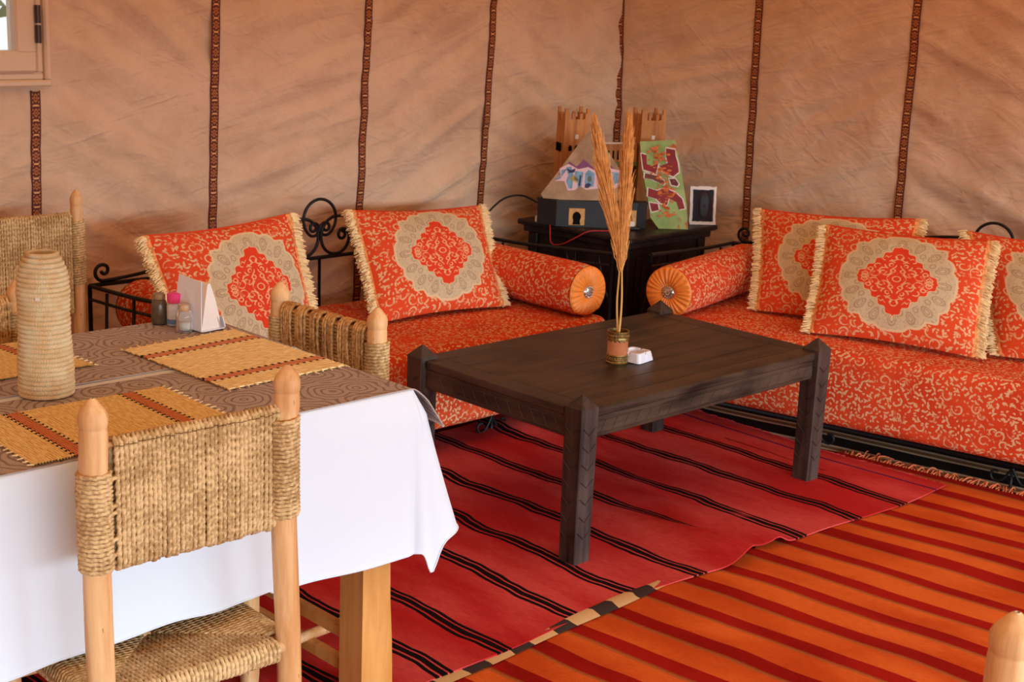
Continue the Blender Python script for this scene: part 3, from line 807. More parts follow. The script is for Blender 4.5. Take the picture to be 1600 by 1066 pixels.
def cushion(c4, thick, label, group, seed, sh=(0, 0)):
    """pillow stretched between bottom-left, bottom-right, top-right, top-left, fringed down both sides"""
    bl, br, tr_, tl = [np.array(p, float) for p in c4]
    nrm = np.cross(br - bl, tl - bl); nrm /= np.linalg.norm(nrm)
    cen = (bl + br + tr_ + tl) / 4
    if nrm @ (np.array([0, 0, 1.5]) - cen) < 0: nrm = -nrm
    n = 40; base = np.array([(bl + br)[0] / 2, (bl + br)[1] / 2, min(bl[2], br[2])])
    R = thing('fringed_cushion', label, 'cushion', tuple(base), group)
    def P(u, v):
        # sides drawn in towards the middle
        uu = 0.5 + (u - 0.5) * (1 - 0.035 * math.sin(PI * v)); vv = 0.5 + (v - 0.5) * (1 - 0.06 * math.sin(PI * u))
        return (1 - vv) * ((1 - uu) * bl + uu * br) + vv * ((1 - uu) * tl + uu * tr_)
    def th(u, v): return ((1 - abs(2 * u - 1) ** 2.4) * (1 - abs(2 * v - 1) ** 2.4)) ** 0.55
    def wr(u, v): return 0.006 * nz(u * 4 + seed, v * 4, seed) + 0.004 * nz(u * 9, v * 9 + seed, 2)
    for nm, sg, mt in (('front_cover', 1, MC), ('back_cover', -1, MB)):
        rows = []; uv = []
        for i in range(n + 1):
            rw = []; ru = []
            for j in range(n + 1):
                u = i / n; v = j / n; h = th(u, v)
                rw.append(tuple(P(u, v) + nrm * sg * (thick / 2 * h + wr(u, v) * h))); ru.append((u + sh[0], v + sh[1]) if sg > 0 else (u * 0.55, v * 0.5))
            rows.append(rw); uv.append(ru)
        g = G(); g.grid(rows, uv); put(nm, g, mt, R, True)
    # piping along the top seam
    g = G(); g.tube([tuple(P(i / 30, 1.0)) for i in range(31)], 0.004, 6); put('top_seam', g, MB, R, True)
    wdir = (br - bl) / np.linalg.norm(br - bl)
    for sd, e in ((-1, 0.0), (1, 1.0)):
        g = G()
        rows = []
        for j in range(41):
            v = j / 40; p = P(e, v)
            rows.append([tuple(p - wdir * sd * 0.018 + nrm * 0.010 * min(1, 8 * v * (1 - v) + 0.2)), tuple(p + wdir * sd * 0.004 + nrm * 0.008), tuple(p + wdir * sd * 0.006 - nrm * 0.006)])
        g.grid(rows); put('fringe_band', g, MFRB, R, True)
        g = G(); rr = random.Random(seed * 31 + (1 if sd > 0 else 0))
        for j in range(230):
            v = j / 229; p = P(e, v)
            for q in range(2):
                L = 0.033 * rr.uniform(0.75, 1.15); dv = np.array([rr.gauss(0, 0.16) for _ in range(3)])
                d = wdir * sd + nrm * rr.uniform(-0.30, 0.55) + dv + np.array([0, 0, -0.25]); d /= np.linalg.norm(d)
                p0 = p + nrm * rr.uniform(-0.006, 0.009); p2 = p0 + d * L + np.array([0, 0, -0.004])
                if p2[2] < base[2] + 0.004: p2[2] = base[2] + 0.004
                g.tube([p0, (p0 + p2) / 2 + np.array([0, 0, 0.002]), p2], [0.0022, 0.0026, 0.0018], 4)
        put('fringe', g, MFR, R, stuff=True)
    return R

# left sofa: front edge along X at Y 3.43, right sofa turned with its wall
LL, LD = 1.62, 0.76
WL = sofa((3.885, 3.43), (-1, 0), (0, 1), LL, LD, 'black wrought-iron sofa frame with scrolled back along the left tent wall', a0=-0.10, um=0.73)
mattress(WL, LL, LD, 0.105, 0.39, 'red and cream brocade seat of the left sofa')
RL, RD = 2.05, 0.78
WR = sofa((4.01, 3.385), (0.208, -0.978), (0.978, 0.208), RL, RD, 'black wrought-iron sofa frame with scrolled back along the right tent wall')
mattress(WR, RL, RD, 0.115, 0.39, 'long red and cream brocade seat of the right sofa')
GB = 'brocade bolsters on the sofas'
bolster((3.795, 3.475, 0.489), (3.795, 4.14, 0.489), 0.0985, 'round brocade bolster at the right end of the left sofa, beside the cabinet', GB)
bolster((2.36, 3.87, 0.489), (2.36, 4.14, 0.489), 0.0935, 'red bolster glimpsed behind iron armrest bars at the far left', GB)
bolster(WR(0.095, 0.02, 0.489), WR(0.095, 0.70, 0.489), 0.0985, 'brocade bolster with pleated orange end leading the right sofa', GB)
GC = 'medallion cushions with cream fringe'
cushion([(2.235, 3.635, 0.40), (2.710, 3.635, 0.40), (2.752, 3.86, 0.803), (2.215, 3.86, 0.778)], 0.13, 'fringed medallion cushion behind the dining table, leftmost', GC, 1, (-0.09, 0.03))
cushion([(3.09, 3.80, 0.40), (3.640, 3.75, 0.40), (3.83, 4.10, 0.714), (3.205, 4.115, 0.742)], 0.13, 'fringed medallion cushion between iron scroll back and bolster on the left sofa', GC, 2, (-0.04, 0.0))
cushion([(4.411, 3.16, 0.40), (4.54, 2.58, 0.40), (4.78, 2.727, 0.782), (4.66, 3.355, 0.74)], 0.12, 'medallion cushion half hidden behind another, nearest the corner on right sofa', GC, 3)
cushion([(4.275, 2.825, 0.40), (4.448, 2.269, 0.40), (4.645, 2.363, 0.768), (4.53, 2.962, 0.747)], 0.13, 'foremost medallion cushion, fully visible at the middle of the right sofa', GC, 4)
cushion([(4.545, 2.235, 0.40), (4.665, 1.66, 0.40), (4.93, 1.945, 0.765), (4.80, 2.541, 0.763)], 0.12, 'medallion cushion cut off by the right edge of the picture', GC, 5)

# ================================================================== COFFEE TABLE
TX, TY, TA, TB, TH = 2.764, 2.5245, 1.1076, 0.6636, 0.50
ct = thing('coffee_table', 'low dark brown wooden table with pyramid-topped corner posts on the red kilim', 'table', (TX + TA / 2, TY + TB / 2, 0))
HW = 0.034; FL = 0.024
for (x, y) in ((TX, TY), (TX + TA, TY), (TX, TY + TB), (TX + TA, TY + TB)):
    g = G(); c = 0.003
    def sq(h, z, e): return [(x - h + e, y - h, z), (x + h - e, y - h, z), (x + h, y - h + e, z), (x + h, y + h - e, z), (x + h - e, y + h, z), (x - h + e, y + h, z), (x - h, y + h - e, z), (x - h, y - h + e, z)]
    rows = [sq(HW - 0.003, FL - 0.004, 0.003), sq(HW - 0.003, FL, 0.003), sq(HW, TH - 0.036, 0.003), sq(HW, TH - 0.033, 0.003), sq(0.002, TH, 0.0005)]
    g.grid(rows, None, closev=True); g.f.append(list(range(8))[::-1]); g.uv.append([(0, 0)] * 8); g.f.append(list(range(32, 40))); g.uv.append([(0, 0)] * 8)
    # shallow chevron cuts edged as thin raised strips on the outward faces
    lg = put('leg', g, MDWL, ct)
    for sx, sy in ((0, -1), (-1, 0)):
        g = G()
        for k in range(7):
            z = 0.10 + k * 0.05
            for s in (-1, 1):
                e0 = s * HW * 0.75; z0 = z + 0.014; z1 = z - 0.008
                if sx == 0: q = [(x + e0, y - HW - 0.0012, z0), (x, y - HW - 0.0012, z1)]
                else: q = [(x - HW - 0.0012, y + e0, z0), (x - HW - 0.0012, y, z1)]
                g.tube(q, 0.0011, 4)
        put('carved_line', g, MDWL, lg, stuff=True)
ZT = 0.458
x0, x1, y0, y1 = TX - 0.006, TX + TA + 0.006, TY - 0.006, TY + TB + 0.006
# boards of the top run lengthways, framed by border boards
nb = 6; yy = np.linspace(y0 + 0.058, y1 - 0.058, nb + 1)
for k in range(nb):
    g = G(); g.box((x0 + 0.06, yy[k] + 0.0006, ZT - 0.022), (x1 - 0.06, yy[k + 1] - 0.0006, ZT + rnd.uniform(-0.0006, 0.0006)), bev=0.0016); put('top_board', g, MDW, ct)
for (a, b, c_, d, m) in ((x0 - 0.012, y0 - 0.012, x1 + 0.012, y0 + 0.057, MDW), (x0 - 0.012, y1 - 0.057, x1 + 0.012, y1 + 0.012, MDW)):
    g = G(); g.box((a, b, ZT - 0.024), (c_, d, ZT + 0.001), bev=0.003); put('border_board', g, m, ct)
for (a, c_) in ((x0 - 0.012, x0 + 0.059), (x1 - 0.059, x1 + 0.012)):
    g = G(); g.box((a, y0 + 0.058, ZT - 0.024), (c_, y1 - 0.058, ZT + 0.001), bev=0.003); put('border_board', g, MDWY, ct)
def apron(lo, hi, m, ax):
    g = G(); g.box(lo, hi, bev=0.003); a = put('apron', g, m, ct)
    g = G()
    if ax == 0:
        yv = lo[1] - 0.001
        for zc in (lo[2] + 0.012, hi[2] - 0.016): g.tube([(lo[0], yv, zc), (hi[0], yv, zc)], 0.0014, 4)
        x = lo[0] + 0.03
        while x < hi[0] - 0.04:
            g.tube([(x, yv, lo[2] + 0.012), (x + 0.022, yv, hi[2] - 0.016)], 0.0011, 4); x += 0.048
    else:
        xv = lo[0] - 0.001
        for zc in (lo[2] + 0.012, hi[2] - 0.016): g.tube([(xv, lo[1], zc), (xv, hi[1], zc)], 0.0014, 4)
        y = lo[1] + 0.03
        while y < hi[1] - 0.04:
            g.tube([(xv, y, lo[2] + 0.012), (xv, y + 0.022, hi[2] - 0.016)], 0.0011, 4); y += 0.048
    put('carved_band', g, m, a, stuff=True)
AZ0, AZ1 = 0.372, ZT - 0.0225
apron((TX + HW, TY - 0.014, AZ0), (TX + TA - HW, TY + 0.012, AZ1), MDW, 0)
apron((TX + HW, TY + TB - 0.012, AZ0), (TX + TA - HW, TY + TB + 0.014, AZ1), MDW, 0)
apron((TX - 0.014, TY + HW, AZ0), (TX + 0.012, TY + TB - HW, AZ1), MDWY, 1)
apron((TX + TA - 0.012, TY + HW, AZ0), (TX + TA + 0.014, TY + TB - HW, AZ1), MDWY, 1)

# brass vase, plumes, ashtray
vx, vy, vz = 3.218, 2.806, ZT + 0.001
v = thing('brass_vase', 'small copper-coloured vase with embossed brass bands holding dry plumes', 'vase', (vx, vy, vz))
k = 0.0315
g = G(); g.lathe([(k, 0.026), (k, 0.076), (k - 0.003, 0.076), (k - 0.003, 0.03), (0.0, 0.028)], (vx, vy, vz), 32); put('body', g, MCOP, v, True)
g = G(); g.lathe([(0.0, 0.0), (0.0335, 0.0), (0.0345, 0.004), (0.0325, 0.007), (0.0325, 0.011), (0.0337, 0.013), (0.0325, 0.015), (0.0325, 0.022), (0.0335, 0.025), (0.0318, 0.029)], (vx, vy, vz), 32)
for j in range(26):
    a = 2 * PI * j / 26; g.lathe([(0.0028, 0.0), (0.0, 0.0022)], (0, 0, 0), 5, Matrix.Translation((vx + 0.0325 * math.cos(a), vy + 0.0325 * math.sin(a), vz + 0.0185)) @ Vector((math.cos(a), math.sin(a), 0)).to_track_quat('Z', 'Y').to_matrix().to_4x4())
put('base_band', g, MBRASS, v)
g = G(); g.lathe([(0.0318, 0.074), (0.0335, 0.077), (0.0328, 0.080), (0.0328, 0.093), (0.0338, 0.096), (0.0338, 0.1), (0.029, 0.1), (0.0285, 0.075)], (vx, vy, vz), 32)
for j in range(26):
    a = 2 * PI * j / 26; g.lathe([(0.0035, 0.0), (0.0, 0.0026)], (0, 0, 0), 5, Matrix.Translation((vx + 0.0328 * math.cos(a), vy + 0.0328 * math.sin(a), vz + 0.087)) @ Vector((math.cos(a), math.sin(a), 0)).to_track_quat('Z', 'Y').to_matrix().to_4x4())
for j in range(14):
    a = 2 * PI * j / 14; g.lathe([(0.0048, 0.0), (0.0, 0.0012)], (0, 0, 0), 8, Matrix.Translation((vx + 0.0316 * math.cos(a), vy + 0.0316 * math.sin(a), vz + 0.073)) @ Vector((math.cos(a), math.sin(a), 0)).to_track_quat('Z', 'Y').to_matrix().to_4x4())
put('rim_band', g, MBRASS, v)

RT = np.array([0.72, -0.694, 0.0]); FWD = np.array([0.694, 0.72, 0.0])
def plume(b, mid, tip, wid, seed, label, side):
    rr = random.Random(seed); b, mid, tip = map(np.array, (b, mid, tip))
    R = thing('dry_plume', label, 'dried grass', tuple(b), 'dry grass plumes in the vase')
    path = smooth_path([b, b + (mid - b) * 0.5 + RT * side * 0.006, mid, mid + (tip - mid) * 0.5, tip - (tip - mid) * 0.06], 12)
    g = G(); g.tube(path, np.linspace(0.0038, 0.0012, len(path)), 7); put('stalk', g, MSTALK, R, True)
    # feathery head
    h0 = len(path) * 0.40; g = G()
    for i in range(2200):
        t_ = rr.random() ** 0.8; idx = h0 + (len(path) - 1 - h0) * t_ * 0.93; i0 = int(idx); f = idx - i0
        p = path[i0] * (1 - f) + path[min(i0 + 1, len(path) - 1)] * f
        tg = path[min(i0 + 1, len(path) - 1)] - path[max(0, i0 - 1)]; tg /= np.linalg.norm(tg)
        a = rr.uniform(0, 2 * PI); rad = math.cos(a) * RT + math.sin(a) * FWD
        env = math.sin(PI * min(1, 0.14 + 0.80 * t_)) ** 0.7
        sp = wid * env * (rr.uniform(0.35, 1.05) if i % 8 else rr.uniform(0.9, 1.4)); L = rr.uniform(0.05, 0.12)
        p1 = p + tg * L * 0.45 + rad * sp * 0.7; p2 = p + tg * L + rad * sp * rr.uniform(0.8, 1.1)
        g.tube([p, p1, p2], [0.0009, 0.0013, 0.0006], 3, cap=False)
    put('feathery_head', g, MPAMP, R, stuff=True)
b0 = np.array([vx, vy, vz + 0.03])
plume(b0 + RT * 0.004, b0 - RT * 0.012 + np.array([0, 0, 0.30]), b0 - RT * 0.100 - FWD * 0.01 + np.array([0, 0, 0.665]), 0.025, 3, 'feathery dry plume leaning left out of the brass vase', -1)
b1 = np.array([vx, vy, vz + 0.03]) - FWD * 0.008
plume(b1 - RT * 0.002, b1 - RT * 0.004 + np.array([0, 0, 0.30]), b1 - RT * 0.006 + FWD * 0.02 + np.array([0, 0, 0.675]), 0.022, 5, 'feathery dry plume standing upright in the brass vase', 1)

ax_, ay_ = 3.285, 2.79
at = thing('ashtray', 'square white plastic ashtray beside the brass vase', 'ashtray', (ax_, ay_, vz))
M = Matrix.Translation((ax_, ay_, vz)) @ Matrix.Rotation(math.radians(8), 4, 'Z')
def rsq(h, z, r=0.012):
    out = []
    for cx, cy, a in ((1, 1, 0), (-1, 1, PI / 2), (-1, -1, PI), (1, -1, 1.5 * PI)):
        for q in np.linspace(0, PI / 2, 7): out.append((cx * (h - r) + r * math.cos(a + q), cy * (h - r) + r * math.sin(a + q), z))
    # side midpoints for the cigarette notches
    res = []
    for i in range(len(out)):
        res.append(out[i]); n2 = out[(i + 1) % len(out)]
        if i % 7 == 6:
            for s in (0.40, 0.44, 0.5, 0.56, 0.60): res.append(tuple(np.array(out[i]) * (1 - s) + np.array(n2) * s))
    return res
rows = [rsq(0.040, 0.0), rsq(0.043, 0.002), rsq(0.037, 0.029), rsq(0.035, 0.031), rsq(0.029, 0.031), rsq(0.027, 0.027), rsq(0.024, 0.007), rsq(0.010, 0.006, 0.006)]
for r_ in rows[2:6]:
    for s in range(4):
        for q, dz in zip(range(5), (0, 0.006, 0.009, 0.006, 0)):
            i = s * 12 + 7 + q; p = r_[i]; r_[i] = (p[0], p[1], p[2] - dz)
g = G(); g.grid([[tuple(M @ Vector(p)) for p in r_] for r_ in rows], None, closev=True)
n_ = len(rows[0]); g.f.append(list(range(n_))[::-1]); g.uv.append([(0, 0)] * n_); g.f.append([7 * n_ + i for i in range(n_)]); g.uv.append([(0, 0)] * n_)
put('tray', g, MWHP, at)

# ================================================================== CORNER CABINET AND WHAT STANDS ON IT
th4 = math.radians(4); KX, KY = 4.20, 3.625; CA = (math.cos(th4), math.sin(th4)); CB = (-math.sin(th4), math.cos(th4)); ZC = 0.62; CS = 0.60
MKC = Matrix(((CA[0], CB[0], 0, KX), (CA[1], CB[1], 0, KY), (0, 0, 1, 0), (0, 0, 0, 1)))
cb = thing('corner_cabinet', 'near-black wooden cabinet in the corner between the two sofas', 'cabinet', tuple(MKC @ Vector((CS / 2, CS / 2, 0))))
def cbx(nm, lo, hi, m=MCAB, bev=0.004, par=None):
    g = G(); g.box(lo, hi, MKC, bev); return put(nm, g, m, par or cb)
cbx('top', (0, 0, ZC - 0.022), (CS, CS, ZC), bev=0.006)
cbx('cornice', (0.02, 0.02, ZC - 0.05), (CS - 0.02, CS - 0.02, ZC - 0.0225))
cbx('body', (0.045, 0.045, 0.09), (CS - 0.045, CS - 0.045, ZC - 0.0505))
cbx('plinth', (0.03, 0.03, 0.0), (CS - 0.03, CS - 0.03, 0.0895))
for a in (0.035, CS - 0.085):
    for b in (0.035, CS - 0.085): cbx('corner_post', (a, b, 0.09), (a + 0.05, b + 0.05, ZC - 0.0505))
for k in range(2):
    lo = 0.09 + k * 0.212
    d_ = cbx('door', (lo, 0.034, 0.12), (lo + 0.206, 0.0445, ZC - 0.09)); cbx('raised_panel', (lo + 0.03, 0.028, 0.16), (lo + 0.176, 0.0335, ZC - 0.13), par=d_)
    d_ = cbx('side_panel', (0.034, lo, 0.12), (0.0445, lo + 0.206, ZC - 0.09)); cbx('raised_panel', (0.028, lo + 0.03, 0.16), (0.0335, lo + 0.176, ZC - 0.13), par=d_)

# kasbah model on the cabinet, turned to show its left flank
def frame3(o, ang):
    return Matrix.Translation(o) @ Matrix.Rotation(ang, 4, 'Z')
AK = math.radians(-28.4)
MK = frame3((4.525, 4.055, ZC), AK)                    # local x = right along the facade, y = back
kb = thing('kasbah_model', 'carved orange-brown model of a kasbah gate with two crenellated towers', 'model building', tuple(MK @ Vector((0, 0, 0))))
def kbox(nm, lo, hi, m=MKAS, bev=0.0, par=None):
    g = G(); g.box(lo, hi, MK, bev); return put(nm, g, m, par or kb)
kbox('rear_hall', (-0.20, 0.0, 0.0), (0.20, 0.10, 0.25))
for s in (-1, 1):
    xc = s * 0.168
    # tapering tower
    g = G(); w0, w1, Ht = 0.062, 0.053, 0.405
    P = [(xc - w0, -w0, 0), (xc + w0, -w0, 0), (xc + w0, w0, 0), (xc - w0, w0, 0), (xc - w1, -w1, Ht), (xc + w1, -w1, Ht), (xc + w1, w1, Ht), (xc - w1, w1, Ht)]
    g.add([tuple(MK @ Vector(p)) for p in P], [[3, 2, 1, 0], [4, 5, 6, 7], [0, 1, 5, 4], [1, 2, 6, 5], [2, 3, 7, 6], [3, 0, 4, 7]])
    tw = put('tower', g, MKAS, kb)
    def face_y(z): return -(w0 + (w1 - w0) * z / Ht)
    for cx, cy in ((-1, -1), (1, -1), (1, 1), (-1, 1)):
        g = G()
        for k in range(4):
            e = 0.016 - k * 0.0032; g.box((xc + cx * (w1 - e) - e, cy * (w1 - e) - e, Ht - 0.03 + k * 0.021), (xc + cx * (w1 - e) + e, cy * (w1 - e) + e, Ht - 0.0092 + k * 0.021), MK)
        put('corner_merlon', g, MKAS, tw)
    for q in (-0.016, 0.016):
        for axs in (0, 1):
            for sg in (-1, 1):
                a, b = (q, sg * (w1 - 0.008)) if axs == 0 else (sg * (w1 - 0.008), q)
                kbox('merlon', (xc + a - 0.005, b - 0.005, Ht - 0.02), (xc + a + 0.005, b + 0.005, Ht + 0.034), par=tw)
    kbox('parapet', (xc - w1, -w1 - 0.001, Ht - 0.004), (xc + w1, -w1 + 0.008, Ht + 0.010), par=tw)
    for q in (-0.027, 0.0, 0.027):                    # three arched openings and a slit above
        z = 0.285; fy = face_y(z) - 0.001
        pts = [(q - 0.007, 0), (q + 0.007, 0), (q + 0.007, 0.016), (q + 0.004, 0.022), (q, 0.025), (q - 0.004, 0.022), (q - 0.007, 0.016)]
        Mx = MK @ Matrix.Translation((xc, fy, z)) @ Matrix.Rotation(PI / 2, 4, 'X')
        g = G(); g.prism(pts, -0.001, 0.0015, Mx); put('arched_opening', g, MVOID if q < 0.02 else MLB, tw)
    z = 0.335
    g = G(); g.box((xc - 0.007, face_y(z) - 0.0025, z), (xc + 0.007, face_y(z) + 0.002, z + 0.018), MK); put('small_window', g, MWHT, tw)
    for k in range(3):
        g = G(); g.box((xc - 0.064, -0.03 + k * 0.022, 0.28), (xc - 0.0575, -0.022 + k * 0.022, 0.315), MK); put('side_slit', g, MVOID, tw)
kbox('gallery_wall', (-0.104, -0.045, 0.24), (0.104, -0.015, 0.315))
kbox('white_coping', (-0.096, -0.044, 0.3155), (0.096, -0.02, 0.320), MWHT)
for k in range(9):
    kbox('gallery_slit', (-0.088 + k * 0.021, -0.0468, 0.25), (-0.081 + k * 0.021, -0.044, 0.287), MVOID)
kbox('green_ledge', (-0.104, -0.052, 0.225), (0.104, -0.012, 0.2395), plain('green_moss', C(110, 128, 70), 0.8))
kbox('gate_recess', (-0.104, -0.022, 0.0), (0.104, -0.001, 0.2245), plain('brown_gate', C(62, 42, 32), 0.6))

# black plinth-like box with arched plates, standing in front of the kasbah
MPn = frame3((4.36, 3.905, ZC), math.atan2(-0.678, 0.735))
pb = thing('black_display_box', 'low black octagonal box with carved arch plates on the cabinet', 'box', tuple(MPn @ Vector((0, 0, 0))))
hw, hd, hh = 0.285, 0.062, 0.098
oct_ = [(-hw, -0.015), (-hw + 0.075, -hd), (0.118, -hd), (0.160, -0.03), (0.160, 0.012), (-hw, 0.012)]
g = G(); g.prism(oct_, 0.0, hh, MPn); put('casing', g, MBLK, pb)
g = G(); g.prism([(x * 1.01, y * 1.04) for x, y in oct_], hh, hh + 0.008, MPn); put('lid', g, MBLK, pb)
for xq, tilt in ((-0.127, 0), (0.082, 0)):
    Mx = MPn @ Matrix.Translation((xq, -hd - 0.0005, 0.008)) @ Matrix.Rotation(PI / 2, 4, 'X')
    g = G(); g.prism([(-0.032, 0), (0.032, 0), (0.032, 0.068), (-0.032, 0.068)], 0.0, 0.004, Mx); pl = put('arch_plate', g, MARCH, pb)
    arch = [(-0.016, 0.002), (0.016, 0.002), (0.013, 0.018), (0.017, 0.030), (0.016, 0.042), (0.010, 0.051), (0.0, 0.056), (-0.010, 0.051), (-0.016, 0.042), (-0.017, 0.030), (-0.013, 0.018)]
    g = G(); g.prism(arch, 0.004, 0.0052, Mx); put('arch_opening', g, MVOID, pl)
# sandstone slab with spray paint leaning on the box
def leaning(o, ang, tilt): return Matrix.Translation(o) @ Matrix.Rotation(ang, 4, 'Z') @ Matrix.Rotation(PI / 2 - tilt, 4, 'X')
def decal(par, M, pts, z, mat, nm):
    if par.name.startswith('painted_stone'): pts = [(x * 0.72, y) for x, y in pts]
    g = G(); g.prism(pts, z, z + 0.0006, M); return put(nm, g, mat, par)
MSl = leaning(MPn @ Vector((-0.085, -0.048, hh + 0.0085)), math.atan2(-0.678, 0.735), math.radians(10))
sl = thing('painted_stone_slab', 'pointed sandstone slab sprayed with blue graffiti leaning before the model', 'stone slab', tuple(MSl @ Vector((0, 0, 0))))
out = [(-0.255, 0.035), (-0.238, 0.004), (-0.15, 0.0), (0.03, 0.002), (0.17, 0.006), (0.235, 0.045), (0.25, 0.085), (0.20, 0.13), (0.06, 0.235), (-0.01, 0.285), (-0.045, 0.245), (-0.15, 0.145)]
out = [(-0.19, 0.02), (-0.18, 0.004), (-0.10, 0.0), (0.03, 0.002), (0.15, 0.004), (0.165, 0.022), (0.182, 0.055), (0.16, 0.085), (0.05, 0.235), (0.0, 0.282), (-0.02, 0.262), (-0.12, 0.118)]
g = G(); g.prism(out, -0.012, 0.0, MSl); put('slab', g, MST, sl)
def poly(s): return s
decal(sl, MSl, [(-0.17, 0.10), (-0.11, 0.155), (-0.07, 0.135), (-0.03, 0.165), (0.03, 0.13), (0.10, 0.16), (0.16, 0.12), (0.12, 0.10), (-0.05, 0.10)], 0.0, MPU, 'purple_splash')
decal(sl, MSl, [(-0.19, 0.075), (-0.155, 0.085), (-0.165, 0.125), (-0.115, 0.145), (-0.06, 0.125), (-0.005, 0.135), (0.045, 0.12), (0.11, 0.135), (0.185, 0.125), (0.19, 0.07), (0.13, 0.045), (0.05, 0.05), (-0.01, 0.043), (-0.045, 0.058), (-0.075, 0.04), (-0.115, 0.038), (-0.135, 0.075)], 0.0006, MPNKW, 'letter_outline')
for pts, m in (([(-0.155, 0.088), (-0.155, 0.12), (-0.125, 0.122), (-0.115, 0.10), (-0.125, 0.075), (-0.11, 0.046), (-0.09, 0.046), (-0.085, 0.10), (-0.10, 0.135), (-0.125, 0.132)], MLB),
               ([(-0.085, 0.085), (-0.06, 0.075), (-0.06, 0.048), (-0.035, 0.06), (-0.03, 0.115), (-0.075, 0.118)], MLB), ([(-0.11, 0.085), (-0.085, 0.102), (-0.055, 0.085), (-0.06, 0.070), (-0.09, 0.078)], MYE),
               ([(-0.02, 0.05), (0.03, 0.058), (0.035, 0.11), (0.0, 0.125), (-0.02, 0.11)], MLB), ([(-0.005, 0.075), (0.02, 0.08), (0.018, 0.1), (-0.005, 0.1)], MYE), ([(0.055, 0.06), (0.10, 0.06), (0.115, 0.10), (0.10, 0.122), (0.06, 0.11)], MLB), ([(0.125, 0.06), (0.175, 0.08), (0.175, 0.115), (0.13, 0.12)], MLB),
               ([(-0.185, 0.08), (-0.16, 0.085), (-0.162, 0.092), (-0.185, 0.088)], MLB)):
    decal(sl, MSl, pts, 0.0012, m, 'painted_letter')
for pts in ([(-0.125, 0.128), (-0.10, 0.12), (-0.075, 0.128), (-0.08, 0.112), (-0.11, 0.108)], [(-0.02, 0.052), (0.0, 0.05), (0.018, 0.066), (0.0, 0.072), (-0.018, 0.065)], [(-0.055, 0.06), (-0.045, 0.056), (-0.04, 0.10), (-0.05, 0.10)], [(0.11, 0.065), (0.12, 0.065), (0.122, 0.11), (0.112, 0.105)]):
    decal(sl, MSl, pts, 0.0018, MNAV, 'navy_shadow')
# green board
MGr = leaning((4.528, 3.708, ZC + 0.001), math.radians(-40), math.radians(16))
gb = thing('painted_green_board', 'weathered green board with maroon and white graffiti leaning on the model', 'board', tuple(MGr @ Vector((0, 0, 0))))
Sx = 0.95
gout = [(-0.045, 0.0), (0.078, 0.0), (0.070, 0.10), (0.045, 0.24), (0.018, 0.365), (-0.128, 0.355), (-0.112, 0.22), (-0.085, 0.085), (-0.080, 0.045)]
g = G(); g.prism(gout, -0.014, 0.0, MGr); put('board', g, MGB, gb)
def two(pts, m, lift=0.0):
    c = np.mean(pts, axis=0); big = [tuple(c + (np.array(p) - c) * 1.0 + (np.array(p) - c) / (np.linalg.norm(np.array(p) - c) + 1e-6) * 0.0055) for p in pts]
    decal(gb, MGr, big, lift, MWHT, 'white_outline'); decal(gb, MGr, pts, lift + 0.0006, m, 'painted_letter')
two([(-0.122, 0.305), (-0.10, 0.30), (-0.098, 0.262), (-0.07, 0.258), (-0.05, 0.268), (-0.06, 0.225), (-0.112, 0.24)], MMAR)
two([(-0.02, 0.33), (0.018, 0.325), (0.02, 0.30), (0.03, 0.27), (0.035, 0.235), (0.012, 0.215), (-0.03, 0.232), (-0.045, 0.255), (-0.012, 0.27), (-0.02, 0.30)], MMAR, 0.0013)
two([(-0.105, 0.225), (-0.05, 0.215), (-0.02, 0.19), (-0.03, 0.178), (-0.075, 0.20), (-0.107, 0.205)], plain('brown_paint', C(106, 62, 50), 0.6), 0.0026)
two([(-0.09, 0.165), (-0.055, 0.155), (-0.02, 0.165), (0.02, 0.15), (0.05, 0.125), (0.062, 0.085), (0.038, 0.08), (0.028, 0.11), (-0.005, 0.125), (-0.012, 0.095), (-0.04, 0.105), (-0.055, 0.12), (-0.092, 0.13)], MMAR, 0.0013)
two([(-0.085, 0.105), (-0.05, 0.10), (-0.045, 0.075), (-0.075, 0.068), (-0.08, 0.085)], MMAR, 0.0026)
two([(-0.005, 0.205), (0.02, 0.205), (0.035, 0.185), (0.028, 0.175), (0.005, 0.18)], plain('dark_maroon', C(96, 44, 48), 0.6), 0.0026)
rg = random.Random(4)
g = G()
for i in range(120):
    y = rg.uniform(0.05, 0.34); x = -0.055 + (0.17 - y) * 0.20 + rg.gauss(0, 0.020) + 0.03; rr_ = rg.uniform(0.003, 0.010)
    y = y if y > 0.11 or rg.random() < 0.5 else rg.uniform(0.055, 0.09)
    g.prism([(x + rr_ * rg.uniform(0.7, 1.5) * math.cos(a), y + rr_ * 0.6 * math.sin(a)) for a in np.linspace(0, 2 * PI, 7)[:-1]], 0.0040, 0.0044, MGr)
put('orange_spatter', g, MORP, gb, stuff=True)
